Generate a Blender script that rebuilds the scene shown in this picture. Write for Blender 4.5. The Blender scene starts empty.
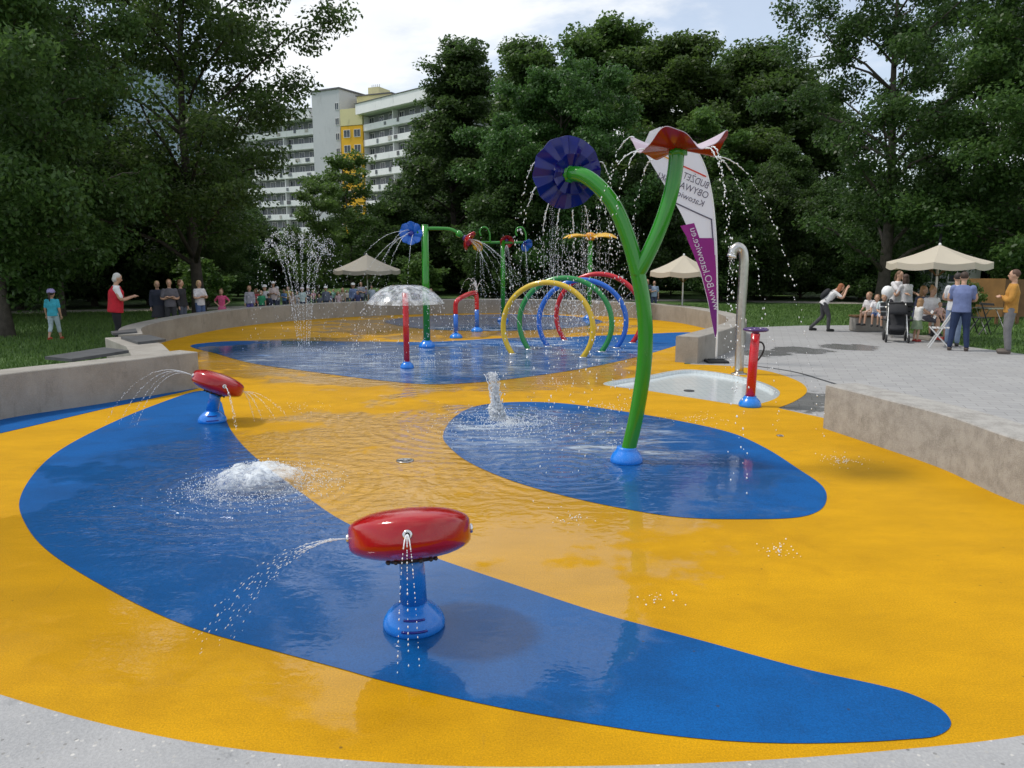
import bpy, bmesh, math, random
import numpy as np
from mathutils import Vector, Matrix, noise as mnoise
from mathutils.geometry import delaunay_2d_cdt
R = math.radians; PI = math.pi
scene = bpy.context.scene
COL = scene.collection

# ------------------------------------------------------------------ camera
F = 760.0; HC = 2.05; PITCH = math.atan((384-258)/F)
CA, SA = math.cos(PITCH), math.sin(PITCH)
cd = bpy.data.cameras.new('camera'); cam = bpy.data.objects.new('camera', cd); COL.objects.link(cam)
cam.location = (0, 0, HC); cam.rotation_euler = (PI/2-PITCH, 0, 0)
cd.sensor_width = 36; cd.lens = 36*F/1024; cd.clip_start = .05; cd.clip_end = 3000
scene.camera = cam

def ray(px, py):
    x = (px-512)/F; u = (384-py)/F
    return Vector((x, CA+u*SA, -SA+u*CA))
def P(px, py, z=0.0):
    d = ray(px, py); t = (z-HC)/d.z
    return Vector((d.x*t, d.y*t, z))
def PD(px, py, D):
    d = ray(px, py); t = D/d.y
    return Vector((d.x*t, D, HC+d.z*t))

# ------------------------------------------------------------------ materials
def new_mat(name):
    m = bpy.data.materials.new(name); m.use_nodes = True
    nt = m.node_tree; nt.nodes.clear()
    out = nt.nodes.new('ShaderNodeOutputMaterial')
    return m, nt, out
class G:
    """tiny node graph helper"""
    def __init__(s, nt): s.nt = nt
    def n(s, t, **kw):
        nd = s.nt.nodes.new(t)
        for k, v in kw.items(): setattr(nd, k, v)
        return nd
    def put(s, sock, v):
        if hasattr(v, 'is_output') or isinstance(v, bpy.types.NodeSocket): s.nt.links.new(v, sock)
        else: sock.default_value = v
    def math(s, op, a, b=0.0, c=0.0, clamp=False):
        nd = s.n('ShaderNodeMath', operation=op, use_clamp=clamp)
        s.put(nd.inputs[0], a); s.put(nd.inputs[1], b); s.put(nd.inputs[2], c)
        return nd.outputs[0]
    def vmath(s, op, a, b=(0, 0, 0)):
        nd = s.n('ShaderNodeVectorMath', operation=op)
        s.put(nd.inputs[0], a); s.put(nd.inputs[1], b)
        return nd.outputs['Value'] if op in ('DISTANCE', 'LENGTH', 'DOT_PRODUCT') else nd.outputs[0]
    def noise(s, vec, scale, detail=3, rough=.55, dist=0.0):
        nd = s.n('ShaderNodeTexNoise'); s.put(nd.inputs['Vector'], vec)
        nd.inputs['Scale'].default_value = scale; nd.inputs['Detail'].default_value = detail
        nd.inputs['Roughness'].default_value = rough; nd.inputs['Distortion'].default_value = dist
        return nd.outputs['Fac']
    def ramp(s, v, a, b, lo=0.0, hi=1.0, smooth=True):
        nd = s.n('ShaderNodeMapRange'); nd.interpolation_type = 'SMOOTHSTEP' if smooth else 'LINEAR'
        s.put(nd.inputs[0], v); s.put(nd.inputs[1], a); s.put(nd.inputs[2], b); s.put(nd.inputs[3], lo); s.put(nd.inputs[4], hi)
        return nd.outputs[0]
    def mix(s, f, a, b, blend='MIX'):
        nd = s.n('ShaderNodeMix', data_type='RGBA', blend_type=blend)
        s.put(nd.inputs[0], f)
        s.put(nd.inputs[6], a if not isinstance(a, tuple) else (*a, 1)[:4]); s.put(nd.inputs[7], b if not isinstance(b, tuple) else (*b, 1)[:4])
        return nd.outputs[2]
    def bump(s, h, dist, strength=1.0, normal=None):
        nd = s.n('ShaderNodeBump'); s.put(nd.inputs['Height'], h)
        nd.inputs['Distance'].default_value = dist; s.put(nd.inputs['Strength'], strength)
        if normal is not None: s.put(nd.inputs['Normal'], normal)
        return nd.outputs[0]
    def pos(s): return s.n('ShaderNodeNewGeometry').outputs['Position']
    def obj(s): return s.n('ShaderNodeTexCoord').outputs['Object']
    def scalev(s, v, sc):
        nd = s.n('ShaderNodeMapping'); s.put(nd.inputs[0], v); nd.inputs[3].default_value = sc
        return nd.outputs[0]
    def bsdf(s, out, col, rough=.5, **kw):
        b = s.n('ShaderNodeBsdfPrincipled')
        s.put(b.inputs['Base Color'], (*col, 1) if isinstance(col, tuple) else col); s.put(b.inputs['Roughness'], rough)
        for k, v in kw.items(): s.put(b.inputs[k.replace('_', ' ')], v)
        s.nt.links.new(b.outputs[0], out.inputs[0]); return b

def simple(name, col, rough=.5, var=.12, scale=8.0, bump=0.0, **kw):
    m, nt, out = new_mat(name); g = G(nt)
    nz = g.noise(g.obj(), scale, 4)
    k = g.ramp(nz, .3, .7, 1-var, 1+var, False)
    c = g.vmath('MULTIPLY', col, (1, 1, 1)); nd = c.node
    sc = g.n('ShaderNodeVectorMath', operation='SCALE'); sc.inputs[0].default_value = col; g.put(sc.inputs['Scale'], k)
    nt.nodes.remove(nd)
    args = dict(kw)
    if bump: args['Normal'] = g.bump(g.noise(g.obj(), scale*6, 3), bump)
    g.bsdf(out, sc.outputs[0], rough, **args)
    return m

def paint(name, col, rough=.22):
    """gloss powder coat / fibreglass with faint dirt and water spots"""
    m, nt, out = new_mat(name); g = G(nt)
    o = g.obj(); nz = g.noise(o, 5, 5); sp = g.noise(o, 60, 3)
    dirt = g.ramp(nz, .5, .75, 0, .22)
    c = g.mix(dirt, col, tuple(x*.62+.02 for x in col))
    r = g.math('ADD', g.ramp(sp, .45, .7, rough*.75, rough*1.5), g.math('MULTIPLY', dirt, .5))
    g.bsdf(out, c, r, Coat_Weight=.3, Coat_Roughness=.12, Normal=g.bump(sp, .0008))
    return m

WET = [(P(400, 470), 3.4), (P(250, 520), 2.4), (P(420, 620), 1.1), (P(480, 365), 3.6), (P(330, 358), 3.2), (P(560, 440), 1.9), (P(660, 470), 1.2), (P(470, 325), 5.0), (P(300, 350), 2.8), (P(520, 610), 1.0)]
RIP = [(P(420, 425), 3.0), (P(480, 430), 1.6), (P(255, 495), 1.5), (P(500, 350), 4.0), (P(380, 360), 3.0), (P(560, 440), 1.6)]
FOAM_SHEEN = [(P(430, 362), 3.2), (P(520, 352), 3.2), (P(330, 358), 2.6), (P(480, 324), 4.0), (P(520, 430), 1.3), (P(270, 480), .7), (P(610, 440), 1.0)]  # zones coloured pale for splash foam and for sky reflected in the water
def field(g, pos, lst):
    acc = None
    p2 = g.vmath('MULTIPLY', pos, (1, 1, 0))
    for c, r in lst:
        d = g.vmath('DISTANCE', p2, (c.x, c.y, 0))
        v = g.ramp(d, r*.45, r*1.35, 1, 0)
        acc = v if acc is None else g.math('MAXIMUM', acc, v)
    return acc
def rubber(name, dry, wetc, foam):
    m, nt, out = new_mat(name); g = G(nt); pos = g.pos()
    n1 = g.noise(pos, .9, 6, .62); n2 = g.noise(pos, 2.6, 5, .6, .6); gran = g.noise(pos, 105, 3, .75); gran2 = g.noise(pos, 420, 1)
    fl = field(g, pos, WET)
    wet = g.ramp(g.math('ADD', g.math('MULTIPLY', fl, .82), g.math('MULTIPLY', g.math('SUBTRACT', n1, .5), 2.3)), .34, .56)
    damp = g.ramp(g.math('ADD', fl, g.math('MULTIPLY', g.math('SUBTRACT', n2, .5), 1.9)), .02, .6)
    c = g.mix(g.math('MULTIPLY', damp, .75), dry, wetc)
    stain = g.ramp(g.noise(g.scalev(pos, (.5, 1.1, 1)), 1.7, 7, .7), .32, .7, .84, 1.1, False)
    gr = g.ramp(g.math('ADD', g.math('MULTIPLY', gran, .7), g.math('MULTIPLY', gran2, .3)), .32, .68, .66, 1.3, False)
    sc = g.n('ShaderNodeVectorMath', operation='SCALE'); g.put(sc.inputs[0], c); g.put(sc.inputs['Scale'], g.math('MULTIPLY', stain, gr))
    c = sc.outputs[0]
    vo = g.n('ShaderNodeTexVoronoi'); vo.inputs['Scale'].default_value = 7; g.put(vo.inputs['Vector'], pos)
    pk = g.n('ShaderNodeSeparateColor'); nt.links.new(vo.outputs['Color'], pk.inputs[0])
    speck = g.math('MULTIPLY', g.ramp(vo.outputs['Distance'], .035, .07, 1, 0), g.ramp(pk.outputs[0], .62, .64))
    c = g.mix(g.math('MULTIPLY', speck, .6), c, (.05, .04, .025))
    scuff = g.ramp(g.noise(g.scalev(pos, (2.5, .5, 1)), 2.2, 8, .8, 1.5), .60, .72, 0, .16)
    c = g.mix(scuff, c, (.10, .085, .06))
    rp = g.math('MULTIPLY', field(g, pos, RIP), wet)
    foam_sheen = g.math('MULTIPLY', field(g, pos, FOAM_SHEEN), g.ramp(g.noise(g.scalev(pos, (.55, 1.5, 1)), 2.3, 7, .72, 1.2), .45, .74, 0, foam))
    c = g.mix(foam_sheen, c, (.55, .62, .66))  # pale colour: splash foam plus painted sky reflection off the ripples
    s1 = g.noise(g.scalev(pos, (.6, 1.3, 1)), 4.2, 3, .5, .9); s2 = g.noise(pos, 15, 2, .5, .4)
    hgt = g.math('ADD', g.math('MULTIPLY', s1, .7), g.math('MULTIPLY', s2, .3))
    warp = g.math('MULTIPLY', g.noise(pos, 1.8, 3), 5.0)
    for (cx, cy), k, rr_ in ((P(497, 420).to_2d(), 34, 3.6), (P(258, 486).to_2d(), 38, 2.2), (P(560, 470).to_2d(), 40, 1.6)):
        dd = g.vmath('DISTANCE', g.vmath('MULTIPLY', pos, (1, 1, 0)), (cx, cy, 0))
        wv = g.math('SINE', g.math('ADD', g.math('MULTIPLY', dd, k), warp))
        hgt = g.math('ADD', hgt, g.math('MULTIPLY', wv, g.ramp(dd, rr_*.15, rr_, .14, 0)))
    amt = g.math('ADD', g.math('MULTIPLY', rp, 1.25), .045)
    nb = g.bump(gran, .0022, g.ramp(wet, 0, 1, 1, .25))
    nc = g.bump(hgt, .05, amt)
    g.bsdf(out, c, g.ramp(wet, 0, 1, .62, .4), Specular_IOR_Level=g.ramp(wet, 0, 1, .12, .12), Normal=nb,
           Coat_Weight=g.math('ADD', g.math('MULTIPLY', wet, .95), g.math('MULTIPLY', damp, .03)), Coat_IOR=1.33, Coat_Roughness=g.ramp(wet, .2, 1, .22, .025), Coat_Normal=nc)
    return m

def concrete(name, col, stain, sc=1.0, agg=0.0):
    m, nt, out = new_mat(name); g = G(nt); pos = g.pos()
    n1 = g.noise(pos, 1.6*sc, 8, .68); n2 = g.noise(g.scalev(pos, (1, 1, .35)), 5*sc, 6, .7, .4); n3 = g.noise(pos, 90, 3)
    c = g.mix(g.ramp(n1, .35, .68, 0, .8), col, stain)
    c = g.mix(g.ramp(n2, .55, .75, 0, .6), c, tuple(x*.55 for x in stain))
    c = g.mix(g.ramp(n3, .4, .65, 0, .22), c, tuple(min(1, x*1.5) for x in col))
    if agg:
        v = g.n('ShaderNodeTexVoronoi'); v.inputs['Scale'].default_value = 42; g.put(v.inputs['Vector'], pos)
        pick = g.n('ShaderNodeSeparateColor'); nt.links.new(v.outputs['Color'], pick.inputs[0])
        chip = g.math('MULTIPLY', g.ramp(v.outputs['Distance'], .22, .30, 1, 0), g.ramp(pick.outputs[0], .55, .6))
        tone = g.mix(pick.outputs[1], (.12, .12, .115), (.62, .60, .56))
        c = g.mix(g.math('MULTIPLY', chip, agg), c, tone)
    g.bsdf(out, c, .8, Normal=g.bump(g.math('ADD', n3, g.math('MULTIPLY', n2, .8)), .004))
    return m

def leaf_mat(name, c1, c2, trans=.35):
    m, nt, out = new_mat(name); g = G(nt)
    geo = g.n('ShaderNodeNewGeometry'); rnd = geo.outputs['Random Per Island']
    oi = g.n('ShaderNodeObjectInfo').outputs['Random']
    c = g.mix(rnd, c1, c2)
    hs = g.n('ShaderNodeHueSaturation'); g.put(hs.inputs['Color'], c)
    g.put(hs.inputs['Hue'], g.ramp(oi, 0, 1, .485, .512, False)); g.put(hs.inputs['Value'], g.ramp(oi, 0, 1, .82, 1.15, False))
    c = hs.outputs[0]
    b = g.n('ShaderNodeBsdfPrincipled'); g.put(b.inputs['Base Color'], c); b.inputs['Roughness'].default_value = .42; b.inputs['Specular IOR Level'].default_value = .35
    t = g.n('ShaderNodeBsdfTranslucent')
    g.put(t.inputs[0], g.mix(.5, c, tuple(min(1, x*1.8) for x in c2)))
    mx = g.n('ShaderNodeMixShader'); mx.inputs[0].default_value = trans
    nt.links.new(b.outputs[0], mx.inputs[1]); nt.links.new(t.outputs[0], mx.inputs[2]); nt.links.new(mx.outputs[0], out.inputs[0])
    return m

def water_mat(name, trans=.55, col=(.92, .96, 1), rough=.08):
    m, nt, out = new_mat(name); g = G(nt)
    g.bsdf(out, col, rough, IOR=1.33, Transmission_Weight=trans, Specular_IOR_Level=.8)
    return m
def sheet_mat(name, thin, thick, scale):
    """a broken sheet of falling water: clear film torn by white streaks"""
    m, nt, out = new_mat(name); g = G(nt); o = g.obj()
    nz = g.noise(g.scalev(o, (1, 1, .6)), scale, 5, .7, .8)
    a = g.ramp(nz, .42, .66, thin, thick)
    g.bsdf(out, (.9, .94, .97), .12, Alpha=a, IOR=1.33, Normal=g.bump(nz, .03), Transmission_Weight=.2)
    return m

M = {}
M['yellow_rubber'] = rubber('yellow_rubber', (.57, .298, .002), (.49, .25, .001), .30)
M['blue_rubber'] = rubber('blue_rubber', (.003, .092, .31), (.003, .068, .225), .9)
M['concrete'] = concrete('concrete_wall', (.32, .30, .265), (.22, .20, .172))
M['concrete_old'] = concrete('concrete_aged', (.37, .356, .328), (.22, .207, .186), 3.8)
M['terrazzo'] = concrete('exposed_aggregate', (.35, .35, .35), (.28, .285, .29), 1.2, .8)
for k, c, r in (('red', (.37, .003, .006), .16), ('pole_red', (.55, .010, .016), .25), ('blue', (.010, .21, .74), .25), ('green', (.024, .24, .012), .14), ('hoop_green', (.02, .25, .055), .25),
                ('hoop_yellow', (.66, .45, .025), .25), ('hoop_blue', (.015, .14, .60), .25), ('orange', (.72, .30, .008), .25), ('yellow', (.75, .42, .01), .25), ('navy', (.010, .018, .26), .14), ('dark_purple', (.06, .02, .13), .3), ('white_paint', (.78, .78, .76), .35)):
    M[k] = paint(k+'_gloss', c, r)
M['steel'] = simple('brushed_steel', (.52, .50, .47), .28, .1, 14, Metallic=1.0)
M['chrome'] = simple('nozzle_steel', (.7, .7, .7), .2, .08, 20, Metallic=1.0)
M['dark_metal'] = simple('dark_metal', (.035, .037, .04), .5)
M['rubber_black'] = simple('black_rubber', (.02, .02, .021), .65)
M['slab'] = simple('dark_composite_board', (.075, .078, .082), .55, .25, 5, .003)
M['water'] = water_mat('water_drops')
M['foam'] = water_mat('white_water', .12, (.93, .96, .98), .25)
M['film'] = sheet_mat('water_film', .06, .75, 9)
M['froth'] = sheet_mat('frothing_water', .05, .92, 11)
M['bark'] = simple('bark', (.055, .045, .035), .9, .35, 6, .02)
M['bark_light'] = simple('grey_bark', (.10, .085, .07), .9, .3, 6, .02)
M['leaf_dark'] = leaf_mat('leaf_dark', (.036, .080, .018), (.082, .145, .034), .45)
M['leaf_deep'] = leaf_mat('leaf_deep', (.031, .068, .018), (.068, .125, .031), .43)
M['leaf_mid'] = leaf_mat('leaf_mid', (.042, .088, .019), (.090, .155, .034), .43)
M['leaf_willow'] = leaf_mat('leaf_fine', (.035, .085, .018), (.075, .150, .036), .38)
M['leaf_light'] = leaf_mat('leaf_light', (.050, .105, .018), (.105, .180, .040), .4)
M['needle'] = leaf_mat('needle_leaf', (.016, .038, .018), (.034, .066, .028), .2)

# ------------------------------------------------------------------ mesh helper
class MB:
    def __init__(s): s.v = []; s.f = []; s.m = []; s.mats = []; s.sm = []
    def mi(s, m):
        if m not in s.mats: s.mats.append(m)
        return s.mats.index(m)
    def add(s, vs, fs, m, smooth=True):
        b = len(s.v); s.v += [tuple(v) for v in vs]; k = s.mi(m)
        for f in fs: s.f.append([b+i for i in f]); s.m.append(k); s.sm.append(smooth)
    def box(s, c, size, m, rot=None, bev=0.0):
        bm = bmesh.new(); bmesh.ops.create_cube(bm, size=1)
        bmesh.ops.scale(bm, vec=size, verts=bm.verts)
        if bev: bmesh.ops.bevel(bm, geom=bm.edges[:], offset=bev, segments=2, affect='EDGES')
        mt = Matrix.Translation(c) @ (rot.to_4x4() if rot is not None else Matrix())
        bm.verts.index_update()
        s.add([mt @ v.co for v in bm.verts], [[v.index for v in f.verts] for f in bm.faces], m, False); bm.free()
    def tube(s, pts, r, m, seg=10, caps=True):
        pts = [Vector(p) for p in pts]; n = len(pts)
        if not hasattr(r, '__len__'): r = [r]*n
        up = Vector((0, 0, 1)); t0 = (pts[1]-pts[0]).normalized()
        a = t0.orthogonal().normalized() if abs(t0.dot(up)) > .95 else up.cross(t0).normalized()
        vs = []
        for i, p in enumerate(pts):
            t = (pts[min(i+1, n-1)]-pts[max(i-1, 0)]).normalized()
            a = (a - t*a.dot(t)).normalized(); b = t.cross(a)
            for k in range(seg):
                q = 2*PI*k/seg; vs.append(p + (a*math.cos(q)+b*math.sin(q))*r[i])
        fs = [[i*seg+k, i*seg+(k+1) % seg, (i+1)*seg+(k+1) % seg, (i+1)*seg+k] for i in range(n-1) for k in range(seg)]
        if caps: fs += [list(range(seg))[::-1], [(n-1)*seg+k for k in range(seg)]]
        s.add(vs, fs, m)
    def lathe(s, prof, m, c=(0, 0, 0), axis=(0, 0, 1), seg=32, fn=None):
        c = Vector(c); ax = Vector(axis).normalized(); a = ax.orthogonal().normalized(); b = ax.cross(a)
        vs = []
        for (r, z) in prof:
            for k in range(seg):
                q = 2*PI*k/seg; rr = r*(fn(q, r, z) if fn else 1)
                vs.append(c + ax*z + (a*math.cos(q)+b*math.sin(q))*rr)
        n = len(prof)
        fs = [[i*seg+k, i*seg+(k+1) % seg, (i+1)*seg+(k+1) % seg, (i+1)*seg+k] for i in range(n-1) for k in range(seg)]
        if prof[0][0] > 1e-5: fs.append(list(range(seg))[::-1])
        if prof[-1][0] > 1e-5: fs.append([(n-1)*seg+k for k in range(seg)])
        s.add(vs, fs, m)
    def ball(s, c, r, m, seg=14, rings=9, rot=None):
        if not hasattr(r, '__len__'): r = (r, r, r)
        vs = []; fs = []; c = Vector(c)
        for i in range(rings+1):
            t = PI*i/rings
            for k in range(seg):
                q = 2*PI*k/seg; v = Vector((r[0]*math.sin(t)*math.cos(q), r[1]*math.sin(t)*math.sin(q), r[2]*math.cos(t)))
                vs.append(c + (rot @ v if rot is not None else v))
        for i in range(rings):
            for k in range(seg): fs.append([i*seg+k, (i+1)*seg+k, (i+1)*seg+(k+1) % seg, i*seg+(k+1) % seg])
        s.add(vs, fs, m)
    def prism(s, poly, z0, z1, m, smooth=False):
        n = len(poly); vs = [(p[0], p[1], z0) for p in poly]+[(p[0], p[1], z1) for p in poly]
        s.add(vs, [[i, (i+1) % n, n+(i+1) % n, n+i] for i in range(n)]+[list(range(n))[::-1], list(range(n, 2*n))], m, smooth)
    def drops(s, pts, sizes, m, dirs=None, el=1.0):
        o = [(1, 0, 0), (-1, 0, 0), (0, 1, 0), (0, -1, 0), (0, 0, 1), (0, 0, -1)]
        fs = [[0, 2, 4], [2, 1, 4], [1, 3, 4], [3, 0, 4], [2, 0, 5], [1, 2, 5], [3, 1, 5], [0, 3, 5]]
        for i, p in enumerate(pts):
            z = sizes[i]; p = Vector(p)
            if dirs is not None and el > 1:
                d = Vector(dirs[i]).normalized(); a = d.orthogonal().normalized(); b = d.cross(a)
                s.add([p + a*(x*z)+b*(y*z)+d*(w*z*el) for x, y, w in o], fs, m)
            else: s.add([p + Vector((x*z, y*z, w*z)) for x, y, w in o], fs, m)
    def data(s, name):
        me = bpy.data.meshes.new(name); me.from_pydata(s.v, [], s.f)
        for m in s.mats: me.materials.append(m)
        me.polygons.foreach_set('material_index', s.m); me.polygons.foreach_set('use_smooth', s.sm)
        me.update(); return me
    def build(s, name, parent=None, loc=None):
        o = bpy.data.objects.new(name, s.data(name)); COL.objects.link(o)
        if parent is not None: o.parent = parent
        if loc is not None: o.location = loc
        return o
    def rebase(s, c):
        c = Vector(c); s.v = [(x-c.x, y-c.y, z-c.z) for x, y, z in s.v]; return s

def tag(o, label=None, cat=None, group=None, kind=None):
    if label: o['label'] = label
    if cat: o['category'] = cat
    if group: o['group'] = group
    if kind: o['kind'] = kind
    return o
def empty(name, loc, rz=0, label=None, cat=None, group=None):
    o = bpy.data.objects.new(name, None); COL.objects.link(o); o.location = loc; o.rotation_euler = (0, 0, rz); o.empty_display_size = .2
    return tag(o, label, cat, group)
def copy_tree(o, parent=None):
    c = o.copy(); COL.objects.link(c)
    if parent is not None: c.parent = parent
    for ch in [x for x in COL.objects if x.parent == o]: copy_tree(ch, c)
    return c
def catmull(pts, n=8, closed=False):
    pts = [Vector(p) for p in pts]; N = len(pts); out = []
    rng = range(N) if closed else range(N-1)
    for i in rng:
        if closed: p0, p1, p2, p3 = pts[i-1], pts[i], pts[(i+1) % N], pts[(i+2) % N]
        else: p0, p1, p2, p3 = pts[max(i-1, 0)], pts[i], pts[i+1], pts[min(i+2, N-1)]
        # centripetal parametrisation keeps uneven spacing from looping
        d1 = max((p1-p0).length**.5, 1e-4); d2 = max((p2-p1).length**.5, 1e-4); d3 = max((p3-p2).length**.5, 1e-4)
        m1 = (p2-p1)/d2; m2 = (p2-p1)/d2
        if (p1-p0).length > 1e-6: m1 = ((p1-p0)/d1 - (p2-p0)/(d1+d2) + (p2-p1)/d2)
        if (p3-p2).length > 1e-6: m2 = ((p2-p1)/d2 - (p3-p1)/(d2+d3) + (p3-p2)/d3)
        m1 = m1*d2; m2 = m2*d2
        for k in range(n):
            t = k/n; t2 = t*t; t3 = t2*t
            out.append(p1*(2*t3-3*t2+1)+m1*(t3-2*t2+t)+p2*(-2*t3+3*t2)+m2*(t3-t2))
    if not closed: out.append(pts[-1])
    return out
def sheet(name, outer, holes, z, m):
    """flat sheet with a free outline and holes"""
    vs = []; es = []
    loops = [outer]+holes
    for lp in loops:
        b = len(vs); vs += [Vector((p[0], p[1])) for p in lp]; es += [(b+i, b+(i+1) % len(lp)) for i in range(len(lp))]
    v2, e2, f2, _, _, _ = delaunay_2d_cdt(vs, es, [], 0, 1e-5)
    def inside(pt, lp):
        c = False; j = len(lp)-1
        for i in range(len(lp)):
            xi, yi = lp[i][0], lp[i][1]; xj, yj = lp[j][0], lp[j][1]
            if (yi > pt[1]) != (yj > pt[1]) and pt[0] < (xj-xi)*(pt[1]-yi)/(yj-yi)+xi: c = not c
            j = i
        return c
    fs = []
    for f in f2:
        ct = sum((v2[i] for i in f), Vector((0, 0)))/len(f)
        if inside(ct, outer) and not any(inside(ct, h) for h in holes):
            a = (v2[f[1]]-v2[f[0]]).cross(v2[f[2]]-v2[f[0]])
            fs.append(list(f) if a > 0 else list(f)[::-1])
    mb = MB(); mb.add([(v.x, v.y, z) for v in v2], fs, m, False)
    return mb.build(name)
# ================================================================== SETTING
def norms(pts):
    out = []; n = len(pts)
    for i in range(n):
        t = (pts[min(i+1, n-1)]-pts[max(i-1, 0)]); t.z = 0; t.normalize()
        out.append(Vector((-t.y, t.x, 0)))       # left of travel
    return out
def offset(pts, d): return [p+q*d for p, q in zip(pts, norms(pts))]
def wall(name, inner, w, h, mat, label, cat='wall', z0=-.03):
    """swept wall; its outer side lies left of travel"""
    nn = norms(inner); mb = MB(); c = .012
    prof = [(0, z0), (0, h-c), (c, h), (w-c, h), (w, h-c), (w, z0)]
    k = len(prof); vs = []
    for p, q in zip(inner, nn):
        for (d, z) in prof: vs.append((p.x+q.x*d, p.y+q.y*d, z))
    n = len(inner)
    fs = [[i*k+j, i*k+j+1, (i+1)*k+j+1, (i+1)*k+j] for i in range(n-1) for j in range(k-1)]
    fs += [list(range(k)), [(n-1)*k+j for j in range(k)][::-1]]
    mb.add(vs, fs, mat, False)
    o = mb.build(name); return tag(o, label, cat)

V2 = lambda x, y: Vector((x, y, 0))
HW = .54; HL = .58
# travel runs clockwise as seen from above (left bank, far bank, right bank), so the outer side is on the left
left_in = catmull([V2(-2.6, 3.1), V2(-4.6, 3.6), V2(-6.4, 5.2), V2(-6.95, 7.4), P(0, 420), P(95, 405), P(200, 388)], 8)
far_in = catmull([V2(-7.55, 15.5), V2(-8.35, 17.2), V2(-8.62, 19.0), V2(-8.6, 20.9), V2(-8.35, 22.7), V2(-7.5, 24.7), V2(-5.5, 26.9), V2(-2.1, 28.5), V2(1.1, 28.3),
                  V2(3.16, 27.2), V2(4.54, 25.9), V2(5.3, 24.5), V2(5.68, 22.6), V2(5.75, 20.8), V2(5.4, 19.0), V2(4.55, 17.2), P(675, 362)], 8)
right_in = catmull([P(823, 428), P(880, 447), P(940, 468), P(1024, 505), V2(4.75, 5.3), V2(4.35, 4.2), V2(3.4, 3.3), V2(2.75, 2.85)], 10)
ter_in = catmull([P(1180, 690, HW), P(1024, 727, HW), P(900, 741, HW), P(750, 752, HW), P(600, 757, HW), P(450, 757, HW), P(300, 747, HW), P(200, 735, HW), P(100, 715, HW), P(0, 687, HW), P(-140, 640, HW)], 8)
ter_in = [V2(p.x, p.y) for p in ter_in]

wall('concrete_wall', left_in, .47, HL, M['concrete'], 'grey concrete seat wall at the left of the pool, ending in a square corner')
wall('concrete_wall', far_in, .45, HW-.02, M['concrete'], 'long curved concrete wall round the far side of the pool', )
wall('concrete_wall', right_in, .46, HW, M['concrete_old'], 'brown stained concrete wall along the right edge beside the paved plaza')
jog = [P(200, 388)+V2(-.42, .12), V2(-6.35, 13.75), V2(-7.5, 15.2)]
wall('concrete_wall', jog, .6, HL-.07, M['concrete'], 'short concrete link wall behind the corner of the left wall')
# terrace: the broad top of the wall the photograph is taken over
tm = MB(); n = len(ter_in); back = [V2(3.6, -6), V2(-4.4, -6)]
tp = ter_in+[V2(-9, 3.3), V2(-9, -6), V2(7, -6), V2(7, 3.0)]
tm.prism([(p.x, p.y) for p in tp][::-1], -.03, HW-.03, M['terrazzo'])
tag(tm.build('terrace_pavement'), kind='structure')

# basin outline (foot bath)
basin = catmull([P(603, 384), P(645, 376), P(688, 369.5), P(722, 373), P(755, 380), P(779, 391), P(772, 400), P(745, 405), P(700, 399), P(650, 391)], 6, True)
basin = [V2(p.x, p.y) for p in basin]
cen = sum(basin, Vector())/len(basin)
basin_big = [cen+(p-cen)*1.05 for p in basin]
# rubber floor
floor_out = (offset(left_in, .2)+[V2(-5.4, 12.2), V2(-6.6, 14.0)]+offset(far_in, .2)[2:]+
             [P(694, 364.2), P(765, 370.5), P(798, 381), P(807, 391), P(795, 401), P(778, 408), P(824, 418)]+offset(right_in, .2)+[p+V2(0, -.25) for p in ter_in])
yl = catmull([P(684, 364), P(730, 366), P(765, 370.5), P(798, 381), P(807, 391), P(795, 401), P(778, 408)], 5)
floor_out = (offset(left_in, .2)+[V2(-5.4, 12.2), V2(-6.6, 14.0)]+offset(far_in, .2)[2:]+yl+[P(824, 418)]+offset(right_in, .2)+[p+V2(0, -.25) for p in ter_in])
tag(sheet('pool_floor', [(p.x, p.y) for p in floor_out], [[(p.x, p.y) for p in basin]], 0.0, M['yellow_rubber']), kind='structure')

def patch(px, n=6, z=.004):
    pts = catmull([P(*q) for q in px], n, True)
    return tag(sheet('blue_pool_floor', [(p.x, p.y) for p in pts], [], z, M['blue_rubber']), kind='structure')
patch([(57.6, 452), (95, 431), (150, 407), (200, 391), (213, 394), (221, 402), (223, 408), (229, 427), (247, 450), (281, 478), (304, 495), (346, 523), (432, 557), (520, 587), (602, 614), (705, 642), (807, 670), (880, 686), (909, 694), (940, 709), (951, 724),
       (938, 736), (905, 740), (833, 743.5), (756, 743), (679, 737), (602, 726), (500, 708), (386, 682), (340, 669), (288, 655), (186, 626), (101.6, 585.6), (44, 548), (23.7, 521), (19.5, 501), (34, 474)])
patch([(443, 437), (456, 416), (478, 406), (509, 402.5), (556, 403), (619, 411), (681, 421.5), (731, 433), (765, 448), (798, 469), (822, 486), (826.6, 499), (819, 511), (798.5, 517.5), (748, 519.5), (680, 517.5), (619, 508), (556, 494), (509, 480), (469, 462.5), (450, 448)])
patch([(192, 345), (230, 341.3), (305, 341), (380, 342), (440, 341.6), (499, 338.5), (570, 337), (645, 334), (690, 332.5), (697, 338), (675, 346), (633, 358), (586.5, 368), (528, 377), (484, 382), (430, 384.5), (380, 380.5), (305, 371), (255, 364), (217.5, 354)])
patch([(385, 321), (405, 317.8), (442, 315.6), (513, 314.3), (557, 315.3), (602, 321), (586, 326), (542, 330), (480, 331), (430, 329.5), (395, 325)])
patch([(-190, 460), (-90, 437), (0, 418), (100, 401), (196, 386.5), (200, 387.5), (100, 410), (0, 433.5), (-90, 452)], 6)

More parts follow.
